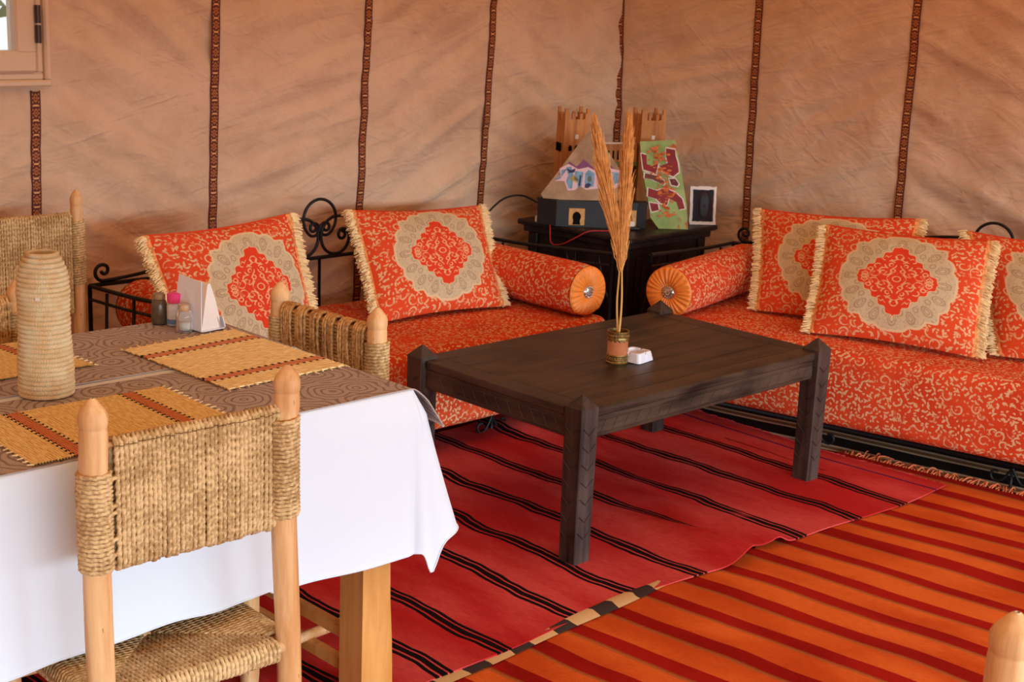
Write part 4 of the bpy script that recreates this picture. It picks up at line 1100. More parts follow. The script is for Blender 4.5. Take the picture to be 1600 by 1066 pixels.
# white-rimmed dish with dark centre
MDs = leaning((4.735, 3.705, ZC + 0.001), math.radians(-38), math.radians(8))
ds = thing('white_rimmed_plaque', 'small white-rimmed plaque with glossy black oval centre at the cabinet edge', 'plaque', tuple(MDs @ Vector((0, 0, 0))))
W2, H2 = 0.056, 0.158
def rect_ring(w_, h0, h1, n=8, jit=0.0, sd=1):
    r_ = random.Random(sd); P = []
    for a, b in (((-w_, h0), (w_, h0)), ((w_, h0), (w_, h1)), ((w_, h1), (-w_, h1)), ((-w_, h1), (-w_, h0))):
        for k in range(n): P.append((a[0] + (b[0] - a[0]) * k / n + r_.uniform(-jit, jit), a[1] + (b[1] - a[1]) * k / n + r_.uniform(-jit, jit) * (0 if h0 == 0 and b[1] == a[1] == 0 else 1)))
    return P
o_ = rect_ring(W2, 0.0, H2, jit=0.0022, sd=2); i_ = rect_ring(W2 - 0.011, 0.012, H2 - 0.012, jit=0.0022, sd=3)
i2_ = rect_ring(W2 - 0.014, 0.015, H2 - 0.015)
rows = [[(x, y, -0.012) for x, y in o_], [(x, y, 0.006) for x, y in o_], [(x, y, 0.007) for x, y in i_], [(x, y, -0.004) for x, y in i2_]]
g = G(); g.grid([[tuple(MDs @ Vector(p)) for p in r_] for r_ in rows], None, closev=True); g.f.append(list(range(32))[::-1]); g.uv.append([(0, 0)] * 32); put('white_rim', g, MWHT, ds)
g = G(); g.box((-W2 + 0.008, 0.009, -0.010), (W2 - 0.008, H2 - 0.009, 0.001), MDs); put('black_centre', g, plain('gloss_black', C(20, 20, 24), 0.5, 0.15), ds)
def oval(sx, sy, n=28): return [(sx * math.copysign(abs(math.cos(a)) ** 0.7, math.cos(a)), H2 / 2 + sy * math.copysign(abs(math.sin(a)) ** 0.7, math.sin(a))) for a in np.linspace(0, 2 * PI, n, endpoint=False)]
g = G(); g.tube([tuple(MDs @ Vector((x + 0.004, y, 0.0022))) for x, y in oval(0.030, 0.060)], 0.0012, 5, closed=True); put('red_oval_line', g, plain('dark_red_line', C(96, 20, 26), 0.4), ds)
g = G(); rows = [[tuple(MDs @ Vector((x * q + 0.005, H2 / 2 + (y - H2 / 2) * q, 0.001 + z))) for x, y in oval(0.023, 0.055)] for q, z in ((1, 0.0), (0.9, 0.004), (0.6, 0.0055), (0.1, 0.006))]; g.grid(rows, None, closev=True); put('grey_oval', g, plain('charcoal_gloss', C(48, 48, 54), 0.5, 0.2), ds, True)
# plugs and wires
pg = thing('white_plug', 'white plug beside the left end of the black box on cabinet', 'plug', (4.165, 4.095, ZC + 0.001), 'white plugs on the cabinet')
g = G(); g.box((4.148, 4.078, ZC + 0.001), (4.182, 4.112, ZC + 0.030), bev=0.006); g.box((4.153, 4.083, ZC + 0.028), (4.177, 4.107, ZC + 0.052), bev=0.005); put('casing', g, MWHT, pg)
p2 = MPn @ Vector((0.095, -hd - 0.022, 0.0))
pg = thing('white_plug', 'white plug in front of the arch opening behind the plumes', 'plug', (p2.x, p2.y, ZC + 0.001), 'white plugs on the cabinet')
M = Matrix.Translation((p2.x, p2.y, ZC + 0.001)) @ Matrix.Rotation(math.atan2(-0.678, 0.735), 4, 'Z')
g = G(); g.box((-0.05, -0.014, 0.0), (0.035, 0.014, 0.012), M, 0.004); put('black_strip', g, MBLK, pg)
g = G(); g.box((-0.012, -0.010, 0.0122), (0.012, 0.010, 0.034), M, 0.004); put('casing', g, MWHT, pg)
g = G(); g.tube(smooth_path([(4.172, 4.066, ZC + 0.012), (4.168, 4.045, ZC + 0.004), (4.150, 4.02, ZC - 0.005), (4.135, 4.00, ZC - 0.055), (4.128, 3.97, ZC - 0.068), (4.130, 3.92, ZC - 0.055), (4.145, 3.87, ZC - 0.025), (4.18, 3.83, ZC + 0.0035), (4.25, 3.80, ZC + 0.0035), (4.30, 3.81, ZC + 0.0035)], 8), 0.0021, 6)
tag(put('red_wire', g, MREDW, smooth=True), 'thin red wire looping over the front edge of the black cabinet', 'wire')
bc = thing('extension_cord', 'black cord with inline switch arching from the model down to the sofa rail', 'cord', (4.02, 4.27, 0.57))
g = G(); g.tube(smooth_path([tuple(MPn @ Vector((-hw - 0.002, 0.0, 0.085))), (4.13, 4.17, ZC + 0.105), (4.08, 4.22, ZC + 0.09), (4.03, 4.26, ZC + 0.03), (3.995, 4.265, 0.585), (3.98, 4.27, 0.50), (4.0, 4.275, 0.30), (3.99, 4.28, 0.012)], 8), 0.0042, 7); put('cable', g, MIRON, bc, True)
g = G(); g.tube([(4.001, 4.2645, 0.612), (3.999, 4.265, 0.602), (3.995, 4.265, 0.588), (3.991, 4.266, 0.574), (3.990, 4.266, 0.566)], [0.005, 0.011, 0.013, 0.010, 0.004], 10); put('inline_switch', g, MIRON, bc, True)

# ================================================================== DINING TABLE
DX0, DX1, DY0, DY1, DZ = -0.25, 1.866, 2.178, 2.985, 0.745
dt = thing('dining_table', 'pine dining table hidden under the white cloth, square leg showing below', 'table', ((DX0 + DX1) / 2, (DY0 + DY1) / 2, 0))
g = G(); g.box((DX0 + 0.006, DY0 + 0.006, DZ - 0.03), (DX1 - 0.006, DY1 - 0.006, DZ), bev=0.004); put('table_top', g, MTW, dt)
for (x, y) in ((DX1 - 0.066, DY0 + 0.072), (DX1 - 0.066, DY1 - 0.152), (DX0 + 0.02, DY0 + 0.072), (DX0 + 0.02, DY1 - 0.152)):
    g = G(); x1_ = x + 0.076; y1_ = y + 0.08
    rows = [[(x, y, z), (x1_ + e, y, z), (x1_ + e, y1_, z), (x, y1_, z)] for z, e in ((0.024, 0.012), (0.15, 0.008), (0.25, 0.001), (0.4, -0.003), (DZ - 0.0305, -0.003))]
    g.grid(rows, None, closev=True); g.f.append([0, 3, 2, 1]); g.uv.append([(0, 0)] * 4); g.f.append([16, 17, 18, 19]); g.uv.append([(0, 0)] * 4); put('leg', g, MTW, dt)
for (lo, hi) in (((DX0 + 0.1, DY0 + 0.10, DZ - 0.13), (DX1 - 0.067, DY0 + 0.125, DZ - 0.0305)), ((DX0 + 0.1, DY1 - 0.125, DZ - 0.13), (DX1 - 0.067, DY1 - 0.10, DZ - 0.0305)), ((DX1 - 0.05, DY0 + 0.153, DZ - 0.13), (DX1 - 0.025, DY1 - 0.153, DZ - 0.0305))):
    g = G(); g.box(lo, hi, bev=0.003); put('apron', g, MTW, dt)

for z_ in (0.135, 0.055):
    g = G(); g.box((DX1 - 0.046, DY0 + 0.1525, z_), (DX1 - 0.020, DY1 - 0.1525, z_ + 0.03), bev=0.004); put('foot_rail', g, MTW, dt)

# tablecloth: top plus a skirt that hangs in soft folds and swings out at the corners
def cloth():
    g = G(); zt = DZ + 0.003
    nx, ny = 60, 24
    per = []; rc = 0.012                              # (point, outward normal, corner weight, s)
    def side(a, b, n, nr):
        for k in range(n): per.append((a[0] + (b[0] - a[0]) * k / n, a[1] + (b[1] - a[1]) * k / n, nr, 0.0))
    def corner(cx, cy, a0):
        for k in range(25): a = a0 + PI / 2 * k / 24; per.append((cx + rc * math.cos(a), cy + rc * math.sin(a), (math.cos(a), math.sin(a)), math.sin(PI * k / 24)))
    X0, X1, Y0, Y1 = DX0 - 0.003, DX1 + 0.003, DY0 - 0.003, DY1 + 0.003
    side((X0 + rc, Y0), (X1 - rc, Y0), 110, (0, -1)); corner(X1 - rc, Y0 + rc, -PI / 2)
    side((X1, Y0 + rc), (X1, Y1 - rc), 44, (1, 0)); corner(X1 - rc, Y1 - rc, 0)
    side((X1 - rc, Y1), (X0 + rc, Y1), 60, (0, 1)); corner(X0 + rc, Y1 - rc, PI / 2)
    side((X0, Y1 - rc), (X0, Y0 + rc), 30, (-1, 0)); corner(X0 + rc, Y0 + rc, PI)
    n = len(per); rows = []
    for t_ in np.concatenate([[0, 0.012, 0.03], np.linspace(0.06, 1, 26)]):
        row = []
        for i, (x, y, nr, cw) in enumerate(per):
            s = i / n * 6.0
            # distance to nearest corner for the flare
            dc = min(math.hypot(x - cx, y - cy) for cx in (X0, X1) for cy in (Y0, Y1))
            near = math.exp(-(dc / 0.16) ** 2)
            if nr == (0, -1):                         # camera side: folds at the places the cloth shows them
                f = 0.012 * math.exp(-((x - 1.36) / 0.05) ** 2) + 0.010 * math.exp(-((x - 0.98) / 0.06) ** 2) - 0.008 * math.exp(-((x - 1.60) / 0.10) ** 2) + 0.004 * math.sin(x * 23)
            else: f = 0.010 * math.sin(s * 9.0) + 0.006 * math.sin(s * 23)
            flare = 0.012 + f + 0.022 * near
            o_ = 0.0 + flare * t_ + cw ** 1.3 * 0.055 * t_ ** 1.1 + 0.006 * min(1, t_ * 12)
            drop = (0.352 + 0.012 * math.sin(s * 3.0) + 0.055 * cw ** 3) * t_
            if x > 1.5 and y < 2.6:                   # near right corner: spare cloth swings out along the end
                ph = 1.0 if nr == (1, 0) else max(0.0, min(1.0, math.atan2(nr[1], nr[0]) / (PI / 2) + 1.0))
                ph = ph * ph * (3 - 2 * ph)
                sw = math.exp(-(max(0, y - Y0 - 0.03) / 0.13) ** 2)
                o_ = (0.006 + 0.026 * near) * min(1, t_ * 6) * 0.6 + f * t_ + (0.012 + ph * 0.074 * sw) * t_ ** 1.15
                drop = (0.352 + 0.060 * math.exp(-((ph - 0.35) / 0.16) ** 2) - 0.035 * ph * sw) * t_
            row.append((x + nr[0] * o_, y + nr[1] * o_, zt - drop - 0.0))
        rows.append(row)
    rows = np.array(rows); g.grid(rows, None, closev=True)
    g.f.append(list(range(n))[::-1][::-1]); g.uv.append([(0, 0)] * n)
    # hem
    hem = rows[-1].copy(); g.tube(hem, 0.0022, 5, closed=True)
    return g
tag(put('tablecloth', cloth(), MCL, smooth=True), 'white cotton cloth hanging in folds over the dining table', 'tablecloth')

ZR = DZ + 0.004
def runner(y0, y1, label, hang):
    g = G(); P = []; U = []
    path = [(DX0 + 0.01 + (DX1 - 0.006 - DX0 - 0.01) * k / 50, 0.0) for k in range(51)]
    L = 0.0
    bx = DX1 - 0.006
    dr = [(bx + 0.010, -0.002), (bx + 0.019, -0.008), (bx + 0.026, -0.018)] + [(bx + 0.030 + 0.017 * k / 6, -0.018 - hang * k / 6) for k in range(1, 7)]
    pts = path + dr; s = 0
    for i, (x, dz) in enumerate(pts):
        if i: s += math.hypot(x - pts[i - 1][0], dz - pts[i - 1][1])
        rw = []; ru = []
        for j in range(17):
            y = y0 + (y1 - y0) * j / 16
            wv = (0.010 * math.sin(j * 0.9) if dz < -0.01 else 0.0) * min(1, -dz / 0.05)
            rw.append((x + max(0, wv) + (0.010 if dz < -0.01 else 0) * (-dz / 0.07), y - (0.035 * (1 - j / 16) * (-dz / 0.07) if dz < -0.005 else 0), ZR + dz + 0.0009 * (1 + nz(x * 7, y * 7)))); ru.append((s, y))
        P.append(rw); U.append(ru)
    R = thing('table_runner', label, 'table runner', ((DX0 + DX1) / 2, (y0 + y1) / 2, ZR), 'brown runners on the dining table')
    g.grid(P, U)
    lo = np.array(P); lo[:, :, 2] -= 0.0012; lo = lo[:, ::-1]; g.grid(lo, [u[::-1] for u in U])
    put('woven_cloth', g, MRUN, R, True)
    g = G(); g.tube([tuple(p) for p in P[-1]], 0.003, 6); put('hem', g, MHEM, R, True)
    g = G(); g.tube([tuple(p[0]) for p in P], 0.0016, 5); put('selvedge', g, MHEM if False else MRUN, R, True)
runner(DY0 + 0.002, 2.570, 'brown swirl-patterned runner along the near half of the table', 0.062)
runner(2.598, DY1 - 0.004, 'brown swirl-patterned runner along the far half of the table', 0.062)

def placemat(c4, z, label, seed):
    """reed mat: four corners in order a(u0,v0) b(u1,v0) c(u1,v1) d(u0,v1); reeds run along u"""
    a, b, c, d = [np.array((p[0], p[1], z)) for p in c4]
    R = thing('straw_placemat', label, 'placemat', tuple((a + b + c + d) / 4), 'straw placemats on the dining table')
    rr = random.Random(seed); n = 74; g = G()
    for k in range(n):
        v0 = k / n; v1 = (k + 0.92) / n; j0 = rr.uniform(-0.006, 0.006); j1 = rr.uniform(-0.006, 0.006)
        rows = []; uv = []
        for i in range(19):
            u = j0 + (1 + j1 - j0) * i / 18
            p0 = (1 - v0) * ((1 - u) * a + u * b) + v0 * ((1 - u) * d + u * c); p1 = (1 - v1) * ((1 - u) * a + u * b) + v1 * ((1 - u) * d + u * c)
            hg = 0.0030 + 0.0012 * math.sin(i * PI + k * PI) + rr.uniform(0, 0.0005)
            rows.append([tuple(p0), tuple(p0 * 0.75 + p1 * 0.25 + np.array([0, 0, hg])), tuple(p0 * 0.25 + p1 * 0.75 + np.array([0, 0, hg])), tuple(p1)])
            uv.append([(u, v0), (u, v0), (u, v1), (u, v1)])
        g.grid(rows, uv)
    put('reeds', g, MPM, R, stuff=True)
    g = G()
    for e in (0, 1):
        for k in range(15):
            u = (k + 0.5) / 15 if k else 0.0
            u = min(1, k / 14); s0 = (1 - u) * (a if e == 0 else d) + u * (b if e == 0 else c); dv = ((a - d) if e == 0 else (d - a)); dv = dv / np.linalg.norm(dv)
            for q in range(3):
                L = rr.uniform(0.006, 0.012); p2 = s0 + dv * L + np.array([rr.uniform(-0.004, 0.004), rr.uniform(-0.004, 0.004), rr.uniform(-0.001, 0.002)])
                g.tube([s0 + np.array([0, 0, 0.002]), p2 + np.array([0, 0, 0.0016])], [0.0016, 0.001], 4)
    put('knotted_ends', g, MFR, R, stuff=True)
ZP = DZ + 0.007
placemat([(1.552, 2.385), (1.856, 2.396), (1.838, 2.800), (1.538, 2.776)], ZP, 'golden straw placemat with two rust stripes at the table end beside the napkins', 1)
placemat([(1.455, 2.475), (1.452, 2.196), (1.040, 2.188), (1.05, 2.480)], ZP, 'straw placemat behind the nearest chair back, rust stripes running across', 2)
placemat([(1.105, 2.712), (1.105, 3.00 - 0.03), (1.40, 2.965), (1.428, 2.702)], ZP, 'straw placemat at left behind the coiled basket', 3)

# coiled basket vase
bx_, by_ = 1.256, 2.572
bk = thing('coiled_basket_vase', 'tall bottle-shaped coiled straw basket on the dining table', 'basket', (bx_, by_, ZP - 0.001))
prof = []; H_ = 0.284; nc = 31
def rad(z):
    t_ = z / H_
    if t_ < 0.74: return 0.0515 - 0.0035 * t_ + 0.0015 * math.sin(t_ * 9)
    q = (t_ - 0.74) / 0.26; return 0.0490 * math.sqrt(max(0, 1 - (q * 0.86) ** 2.2))
for k in range(nc):
    z0 = H_ * k / nc; dz = H_ / nc; rb = rad(z0 + dz / 2); j = rnd.uniform(-0.0006, 0.0006)
    for q in range(6):
        a = PI * q / 5; prof.append((max(0.004, rb + j + 0.0048 * math.sin(a) - 0.003), z0 + dz * (0.5 - 0.5 * math.cos(a))))
rt_ = prof[-1][0]
prof = [(0.0, 0.001), (0.046, 0.0)] + prof + [(rt_ - 0.006, H_ - 0.002), (rt_ - 0.004, H_ - 0.02), (0.036, H_ - 0.08), (0.0, H_ - 0.1)]
g = G(); g.lathe(prof, (0, 0, 0), 48)
ob = put('coiled_body', g, MBK, bk, True, local=True)
g = G(); M = Matrix.Rotation(math.radians(-140), 4, 'Z')
g.box((-0.004, -0.0522, 0.198), (0.004, -0.0495, 0.204), Matrix.Rotation(math.radians(-38), 4, 'Z')); put('pale_patch', g, MWHT, bk, local=True)

# condiments
def jar(x, y, prof_, mat, nm, label, lid, lidmat, extra=None):
    R = thing(nm, label, 'shaker' if 'shaker' in nm else 'jar', (x, y, ZR + 0.003))
    g = G(); g.lathe(prof_, (x, y, ZR + 0.003), 24); put('glass_body', g, mat, R, True)
    g = G(); g.lathe(lid, (x, y, ZR + 0.003), 24); put('lid', g, lidmat, R, True)
    if extra:
        for n_, p, m in extra: g = G(); g.lathe(p, (x, y, ZR + 0.003), 24); put(n_, g, m, R, True)
jar(1.742, 2.858, [(0.0, 0.0), (0.0185, 0.0), (0.0195, 0.004), (0.0195, 0.036), (0.0165, 0.046), (0.014, 0.052), (0.0125, 0.052), (0.0125, 0.047), (0.0175, 0.035), (0.0175, 0.004), (0.0, 0.003)], MGLASS, 'salt_shaker', 'clear glass salt shaker with metal cap, a third full', [(0.0148, 0.0505), (0.0150, 0.062), (0.012, 0.066), (0.0, 0.0675)], MSIL,
    [('salt', [(0.0, 0.0034), (0.017, 0.0042), (0.017, 0.021), (0.0, 0.022)], MSALT)])
jar(1.757, 2.925, [(0.0, 0.0), (0.0185, 0.0), (0.019, 0.003), (0.019, 0.012), (0.019, 0.046), (0.016, 0.054), (0.0, 0.054)], plain('printed_jar', C(206, 206, 214), 0.35, 0.5, 0, 0.1, 90), 'spice_jar', 'small spice jar with a bright pink lid', [(0.0175, 0.0545), (0.018, 0.075), (0.015, 0.0775), (0.0, 0.0775)], MPINK,
    [('blue_band', [(0.0193, 0.004), (0.0195, 0.005), (0.0195, 0.015), (0.0193, 0.016)], MBLUE)])
jar(1.735, 2.958, [(0.0, 0.0), (0.018, 0.0), (0.0188, 0.003), (0.0188, 0.046), (0.0155, 0.056), (0.013, 0.059), (0.0, 0.059)], MPEP, 'pepper_shaker', 'dark brown pepper shaker with dull metal cap behind pink-lidded jar', [(0.0145, 0.0595), (0.0148, 0.070), (0.011, 0.0735), (0.0, 0.074)], plain('dull_metal', C(150, 136, 116), 0.35, 0.5, 0.7))
# napkin holder: white wedge with paper napkins
nh = thing('napkin_holder', 'white wedge-shaped holder stuffed with paper napkins', 'napkin holder', (1.79, 2.875, ZR + 0.003))
zb = ZR + 0.003
MN = Matrix.Translation((1.792, 2.878, zb)) @ Matrix.Rotation(math.radians(6), 4, 'Z')
def plate(nm, q, th_, mat):
    q = [np.array(p, float) for p in q]; n_ = np.cross(q[1] - q[0], q[3] - q[0]); n_ /= np.linalg.norm(n_)
    P = [p for p in q] + [p - n_ * th_ for p in q]
    g = G(); g.add([tuple(MN @ Vector(p)) for p in P], [[0, 1, 2, 3], [7, 6, 5, 4], [0, 4, 5, 1], [1, 5, 6, 2], [2, 6, 7, 3], [3, 7, 4, 0]]); return put(nm, g, mat, nh)
g = G(); g.box((-0.034, -0.056, 0), (0.034, 0.050, 0.003), MN, 0.001); put('base', g, MWHP, nh)
plate('left_leaf', [(-0.034, -0.056, 0.003), (-0.034, 0.050, 0.003), (-0.018, 0.045, 0.122), (-0.012, -0.030, 0.113)], 0.0025, MWHP)
plate('right_leaf', [(0.034, 0.050, 0.003), (0.034, -0.056, 0.003), (0.026, -0.056, 0.030), (0.026, 0.050, 0.030)], 0.0025, MWHP)
g = G(); g.prism([(-0.012, 0.111), (-0.004, 0.113), (0.010, 0.075), (0.0225, 0.030), (0.0230, 0.0032), (-0.030, 0.0032)], -0.044, 0.050, MN @ Matrix.Rotation(PI / 2, 4, 'X')); put('napkin_stack', g, MNAP, nh)
for k in range(5):
    s = k * 0.004; g = G(); rows = []
    for i in range(9):
        t_ = i / 8; xx = -0.008 + s + (0.030 - s * 0.55) * t_ ** 1.3; zz = 0.112 - 0.004 * k * 0.5 - 0.104 * t_
        y0_ = -0.032 - 0.020 * t_ + 0.004 * math.sin(k * 2.0 + t_ * 3); y1_ = 0.044
        rows.append([(xx, y0_, zz), (xx + 0.002 * math.sin(t_ * 5 + k), (y0_ + y1_) / 2, zz + 0.001), (xx, y1_, zz)])
    R2 = np.array(rows); B2 = R2 - np.array([0.0014, 0, 0])
    g.grid([[tuple(MN @ Vector(p)) for p in r_] for r_ in R2]); g.grid([[tuple(MN @ Vector(p)) for p in r_[::-1]] for r_ in B2]); put('paper_napkin', g, MNAP, nh, True)

# ================================================================== CHAIRS
def rope(g, path, r=0.0042, pitch=0.015, k=7, lobe=0.22, closed=False, res=6):
    P = np.asarray(path, float)
    if closed: P = np.vstack([P, P[:1]])
    sl = np.concatenate([[0], np.cumsum(np.linalg.norm(np.diff(P, axis=0), axis=1))]); n = max(4, int(sl[-1] / pitch * res))
    q = np.linspace(0, sl[-1], n); Q = np.stack([np.interp(q, sl, P[:, i]) for i in range(3)], 1)
    g.tube(Q, r, k, twist=pitch, lobe=lobe)

def post_mesh(x, y, H, r, bow, seed):
    """turned-by-hand post with faceted dome finial above a groove"""
    rows = []; k = 14; rr = random.Random(seed); ph = rr.uniform(0, 6)
    zs = [(0.0, 0.90)] + [(z, 1.0) for z in np.linspace(0.03, H - 0.075, 16)] + [(H - 0.060, 1.0), (H - 0.052, 0.97), (H - 0.050, 0.93), (H - 0.047, 0.99), (H - 0.040, 1.03), (H - 0.028, 1.02), (H - 0.019, 0.86), (H - 0.006, 0.42), (H - 0.002, 0.26), (H, 0.12)]
    for z, q in zs:
        dx = bow * math.sin(PI * min(1, z / (H - 0.05)) * 1.6 + 0.4) * (z < H * 0.9) if bow else 0
        row = []
        for j in range(k):
            a = 2 * PI * j / k; rad_ = r * q * (1 + 0.05 * nz(math.cos(a) * 2 + seed, math.sin(a) * 2, z * 6) + 0.03 * math.sin(3 * a + ph))
            row.append((x + dx + rad_ * math.cos(a), y + 0.5 * dx + rad_ * math.sin(a), z))
        rows.append(row)
    g = G(); g.grid(rows, None, closev=True); g.f.append(list(range(k))[::-1]); g.uv.append([(0, 0)] * k); n = (len(zs) - 1) * k; g.f.append([n + j for j in range(k)]); g.uv.append([(0, 0)] * k)
    return g

def chair(label, Wd, H, seat_z, p0, p1, style, seed, depth=0.37, wrapA=None, wrapB=None, group=None, r=0.0235, bow=(0, 0.0)):
    """local frame: back posts on y = 0 at x = +-Wd/2, seat towards +y"""
    R = thing('woven_chair', label, 'chair', (0, 0, 0), group)
    hx = Wd / 2; rr = random.Random(seed)
    for s, b in ((-1, bow[0]), (1, bow[1])): put('back_post', post_mesh(s * hx, 0, H, r, b, seed + s), MWOOD, R, True)
    for s in (-1, 1):
        rows = []
        g = post_mesh(s * hx * 1.02, depth, seat_z + 0.055, r * 0.92, 0, seed + 5 + s); put('front_leg', g, MWOOD, R, True)
    def bar(nm, a, b, rad_, par=R): 
        P = np.linspace(a, b, 7); g = G(); g.tube(P, [rad_ * 0.9, rad_, rad_ * 1.05, rad_ * 1.05, rad_ * 1.02, rad_, rad_ * 0.9], 9); return put(nm, g, MWOOD, R, True)
    for z in (0.12, 0.24):
        bar('stretcher', (-hx, depth, z), (hx, depth, z), 0.0125)
    for s in (-1, 1):
        bar('stretcher', (s * hx, 0, 0.065), (s * hx, depth, 0.065), 0.0125); bar('seat_rail', (s * hx, 0, seat_z - 0.018), (s * hx, depth, seat_z - 0.018), 0.013)
    bar('stretcher', (-hx, 0, 0.20), (hx, 0, 0.20), 0.0125)
    for y in (0, depth): bar('seat_rail', (-hx, y, seat_z - 0.018), (hx, y, seat_z - 0.018), 0.013)
    # rush seat: strands pass over each rail and turn at the diagonals
    g = G(); sp = 0.0088; sag = 0.012
    def strand(a, b, n_, dip):
        pts = []
        for t_ in np.linspace(0, 1, 6): pts.append(a + (b - a) * t_ + np.array([0, 0, -dip * t_]))
        o_ = (a - b); o_ = o_ / (np.linalg.norm(o_) + 1e-9)
        wrap_ = [a + o_ * 0.0 + np.array([0, 0, -0.040]), a + o_ * 0.016 + np.array([0, 0, -0.034]), a + o_ * 0.020 + np.array([0, 0, -0.018]), a + o_ * 0.014 + np.array([0, 0, -0.004])]
        rope(g, smooth_path(wrap_ + [pts[0] + np.array([0, 0, 0.0]), pts[2], pts[5]], 4), 0.0044, 0.015, 6, 0.20, res=5)
    nX = int((Wd - 0.05) / sp); m = min(hx, depth / 2) - 0.01
    for k in range(nX):
        x = -hx + 0.03 + (Wd - 0.06) * k / (nX - 1); reach = min(m, hx - abs(x))
        j = rr.uniform(-0.001, 0.001)
        for y0_, sg in ((0.0, 1), (depth, -1)): strand(np.array([x, y0_, seat_z + j]), np.array([x, y0_ + sg * max(0.02, reach), seat_z + j]), 0, sag * reach / m)
    nY = int((depth - 0.05) / sp)
    for k in range(nY):
        y = 0.03 + (depth - 0.06) * k / (nY - 1); reach = min(m, depth / 2 - abs(y - depth / 2))
        for x0_, sg in ((-hx, 1), (hx, -1)): strand(np.array([x0_, y, seat_z]), np.array([x0_ + sg * max(0.02, reach), y, seat_z]), 0, sag * reach / m)
    put('rush_seat', g, MROPE, R, True, True)
    # back panel
    if style == 'rope':
        g = G(); xs0, xs1 = -hx + r + 0.010, hx - r - 0.004; n_ = int((xs1 - xs0) / 0.0083)
        for k in range(n_ + 1):
            x = xs0 + (xs1 - xs0) * k / n_; lean = 0.003 * (rr.random() - 0.5); d_ = 0.0105 + rr.uniform(-0.0008, 0.0012)
            zt, zb_ = p1 + rr.uniform(-0.001, 0.001), p0 + rr.uniform(-0.002, 0.002)
            pts = []
            for a in np.linspace(0, PI, 7): pts.append((x, -d_ * math.cos(a) , zt - d_ + d_ * math.sin(a)))
            for q in (0.25, 0.5, 0.75): pts.append((x + lean * q, d_, zt - d_ + (zb_ - zt + 2 * d_) * q))
            for a in np.linspace(0, PI, 7): pts.append((x + lean, d_ * math.cos(a), zb_ + d_ - d_ * math.sin(a)))
            for q in (0.25, 0.5, 0.75): pts.append((x + lean * (1 - q), -d_ - 0.001 * math.sin(q * PI), zb_ + d_ + (zt - zb_ - 2 * d_) * q))
            rope(g, pts, 0.0043, 0.0145, 7, 0.24, closed=True, res=6)
        put('rope_panel', g, MROPE, R, True, True)
        for zc in (p0 + 0.0105, p1 - 0.0105): bar('panel_rail', (-hx, 0, zc), (hx, 0, zc), 0.0058)
    else:
        # horizontal cords bound by looser upright bundles over a thick top roll
        g = G(); z = p0
        while z < p1 - 0.01:
            for y in (-0.010, 0.010): rope(g, [(-hx + r * 0.4, y, z + rr.uniform(-0.001, 0.001)), (0, y * 1.15, z), (hx - r * 0.4, y, z)], 0.0044, 0.02, 6, 0.22, res=5)
            z += 0.0086
        put('cord_panel', g, MROPE2, R, True, True)
        nb_ = 6
        for k in range(nb_):
            g = G()
            for q in range(5):
                x = -hx + r + 0.022 + (Wd - 2 * r - 0.044) * k / (nb_ - 1) + (q - 2) * 0.0075 + rr.uniform(-0.002, 0.002); d_ = 0.017 + rr.uniform(0, 0.004)
                pts = [(x + rr.uniform(-0.004, 0.004), -d_ + 0.004, p1 - 0.105), (x, -d_, p1 - 0.06)] + [(x, -d_ * math.cos(a), p1 - d_ + d_ * math.sin(a) + 0.004) for a in np.linspace(0, PI, 8)] + [(x, d_, p1 - 0.06), (x + rr.uniform(-0.004, 0.004), d_ - 0.004, p1 - 0.105)]
                rope(g, smooth_path(pts, 3), 0.0040, 0.022, 6, 0.2, res=5)
            put('straw_bundle', g, MROPE2, R, True, True)
        bar('panel_rail', (-hx, 0, p1 - 0.016), (hx, 0, p1 - 0.016), 0.009)
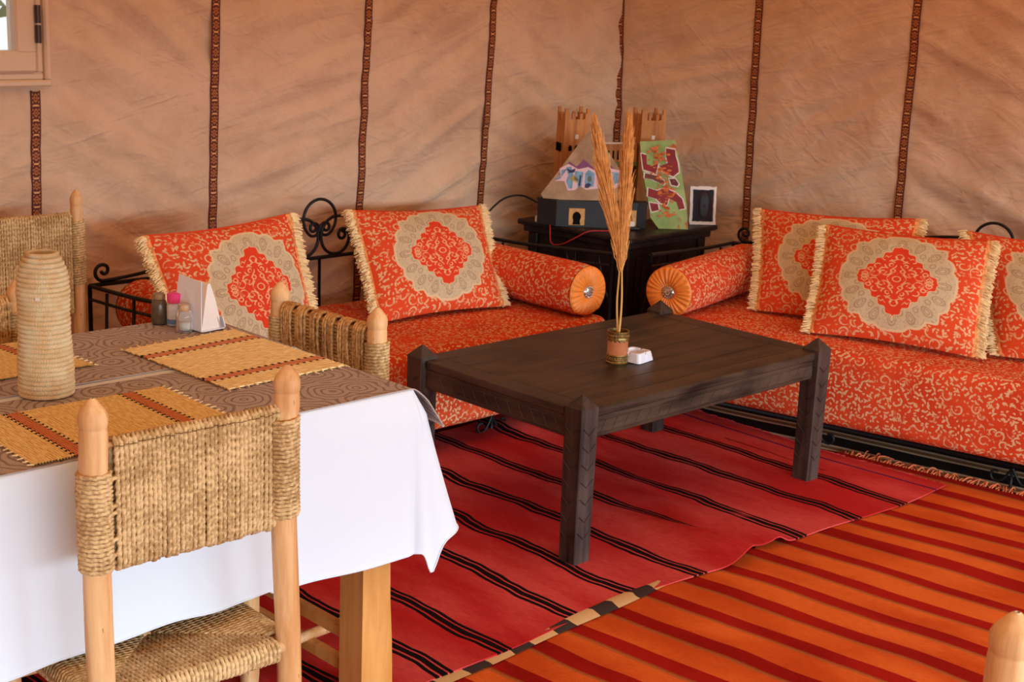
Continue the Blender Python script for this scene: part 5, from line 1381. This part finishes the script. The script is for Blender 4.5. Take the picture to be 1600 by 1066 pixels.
    # rope wound round each post
    for s, wz, b in ((-1, wrapA or (p0, p1 - 0.03), bow[0]), (1, wrapB or (p0, p1 - 0.03), bow[1])):
        turns = int((wz[1] - wz[0]) / 0.0075); q = np.linspace(0, 1, turns * 14); a = q * turns * 2 * PI
        zz = wz[0] + (wz[1] - wz[0]) * q
        dx = np.array([b * math.sin(PI * min(1, z / (H - 0.05)) * 1.6 + 0.4) * (z < H * 0.9) if b else 0 for z in zz])
        g = G(); rope(g, np.stack([s * hx + dx + (r + 0.0026) * np.cos(a), 0.5 * dx + (r + 0.0026) * np.sin(a), zz + 0.002 * np.sin(a * 1.0 + s)], 1), 0.0041, 0.016, 6, 0.22, res=5)
        put('post_wrapping', g, MROPE, R, True, True)
        if style == 'rope':
            for zq in (0.12, 0.28, 0.55, 0.62, 0.9):
                g = G(); z_ = wz[0] + (wz[1] - wz[0]) * zq; rope(g, [(s * (hx), -r * 1.0, z_), (s * (hx - r - 0.006), -0.012, z_ + 0.004), (s * (hx - r - 0.016), 0.006, z_ + 0.002)], 0.0042, 0.015, 6, 0.22); put('lashing', g, MROPE, R, True)
    return R
def place(o, x, y, rot, z=0.024):
    o.location = (x, y, z); o.rotation_euler = (0, 0, rot)
GCH = 'woven straw chairs'
c1 = chair('woven rope chair with its back to the viewer, nearest to the dining table front', 0.372, 0.876, 0.352, 0.576, 0.803, 'rope', 1, wrapA=(0.580, 0.752), wrapB=(0.596, 0.782), group=GCH, bow=(0.003, 0.012))
place(c1, 1.260, 2.037, math.radians(-1.5))
c2 = chair('chair at the right end of the dining table, brown straw bundles over its back', 0.352, 0.816, 0.352, 0.565, 0.765, 'bundle', 21, group=GCH, wrapA=(0.56, 0.735), wrapB=(0.56, 0.735))
place(c2, 2.020, 2.678, math.radians(90 + 3.5))
c4 = chair('chair on the far side of the table, mostly hidden by coiled basket', 0.352, 0.816, 0.352, 0.565, 0.775, 'bundle', 33, group=GCH)
place(c4, 1.322, 3.205, math.radians(180))
c3 = chair('tall-backed straw chair standing against the tent wall under the window', 0.44, 0.895, 0.40, 0.505, 0.822, 'rope', 41, wrapA=(0.60, 0.80), wrapB=(0.60, 0.80), group=GCH, r=0.0185)
place(c3, 1.905, 4.105, math.radians(180), 0.001)
c5 = chair('chair of which only a pale wooden post tip shows at lower right', 0.372, 0.880, 0.352, 0.590, 0.780, 'rope', 53, group=GCH, wrapA=(0.6, 0.75), wrapB=(0.6, 0.75), r=0.026)
place(c5, 1.49 + 0.186 * 0.72, 0.672 - 0.186 * 0.694, math.radians(-43.7), 0.022)

for o in bpy.data.objects:
    if '_o' in o: del o['_o']
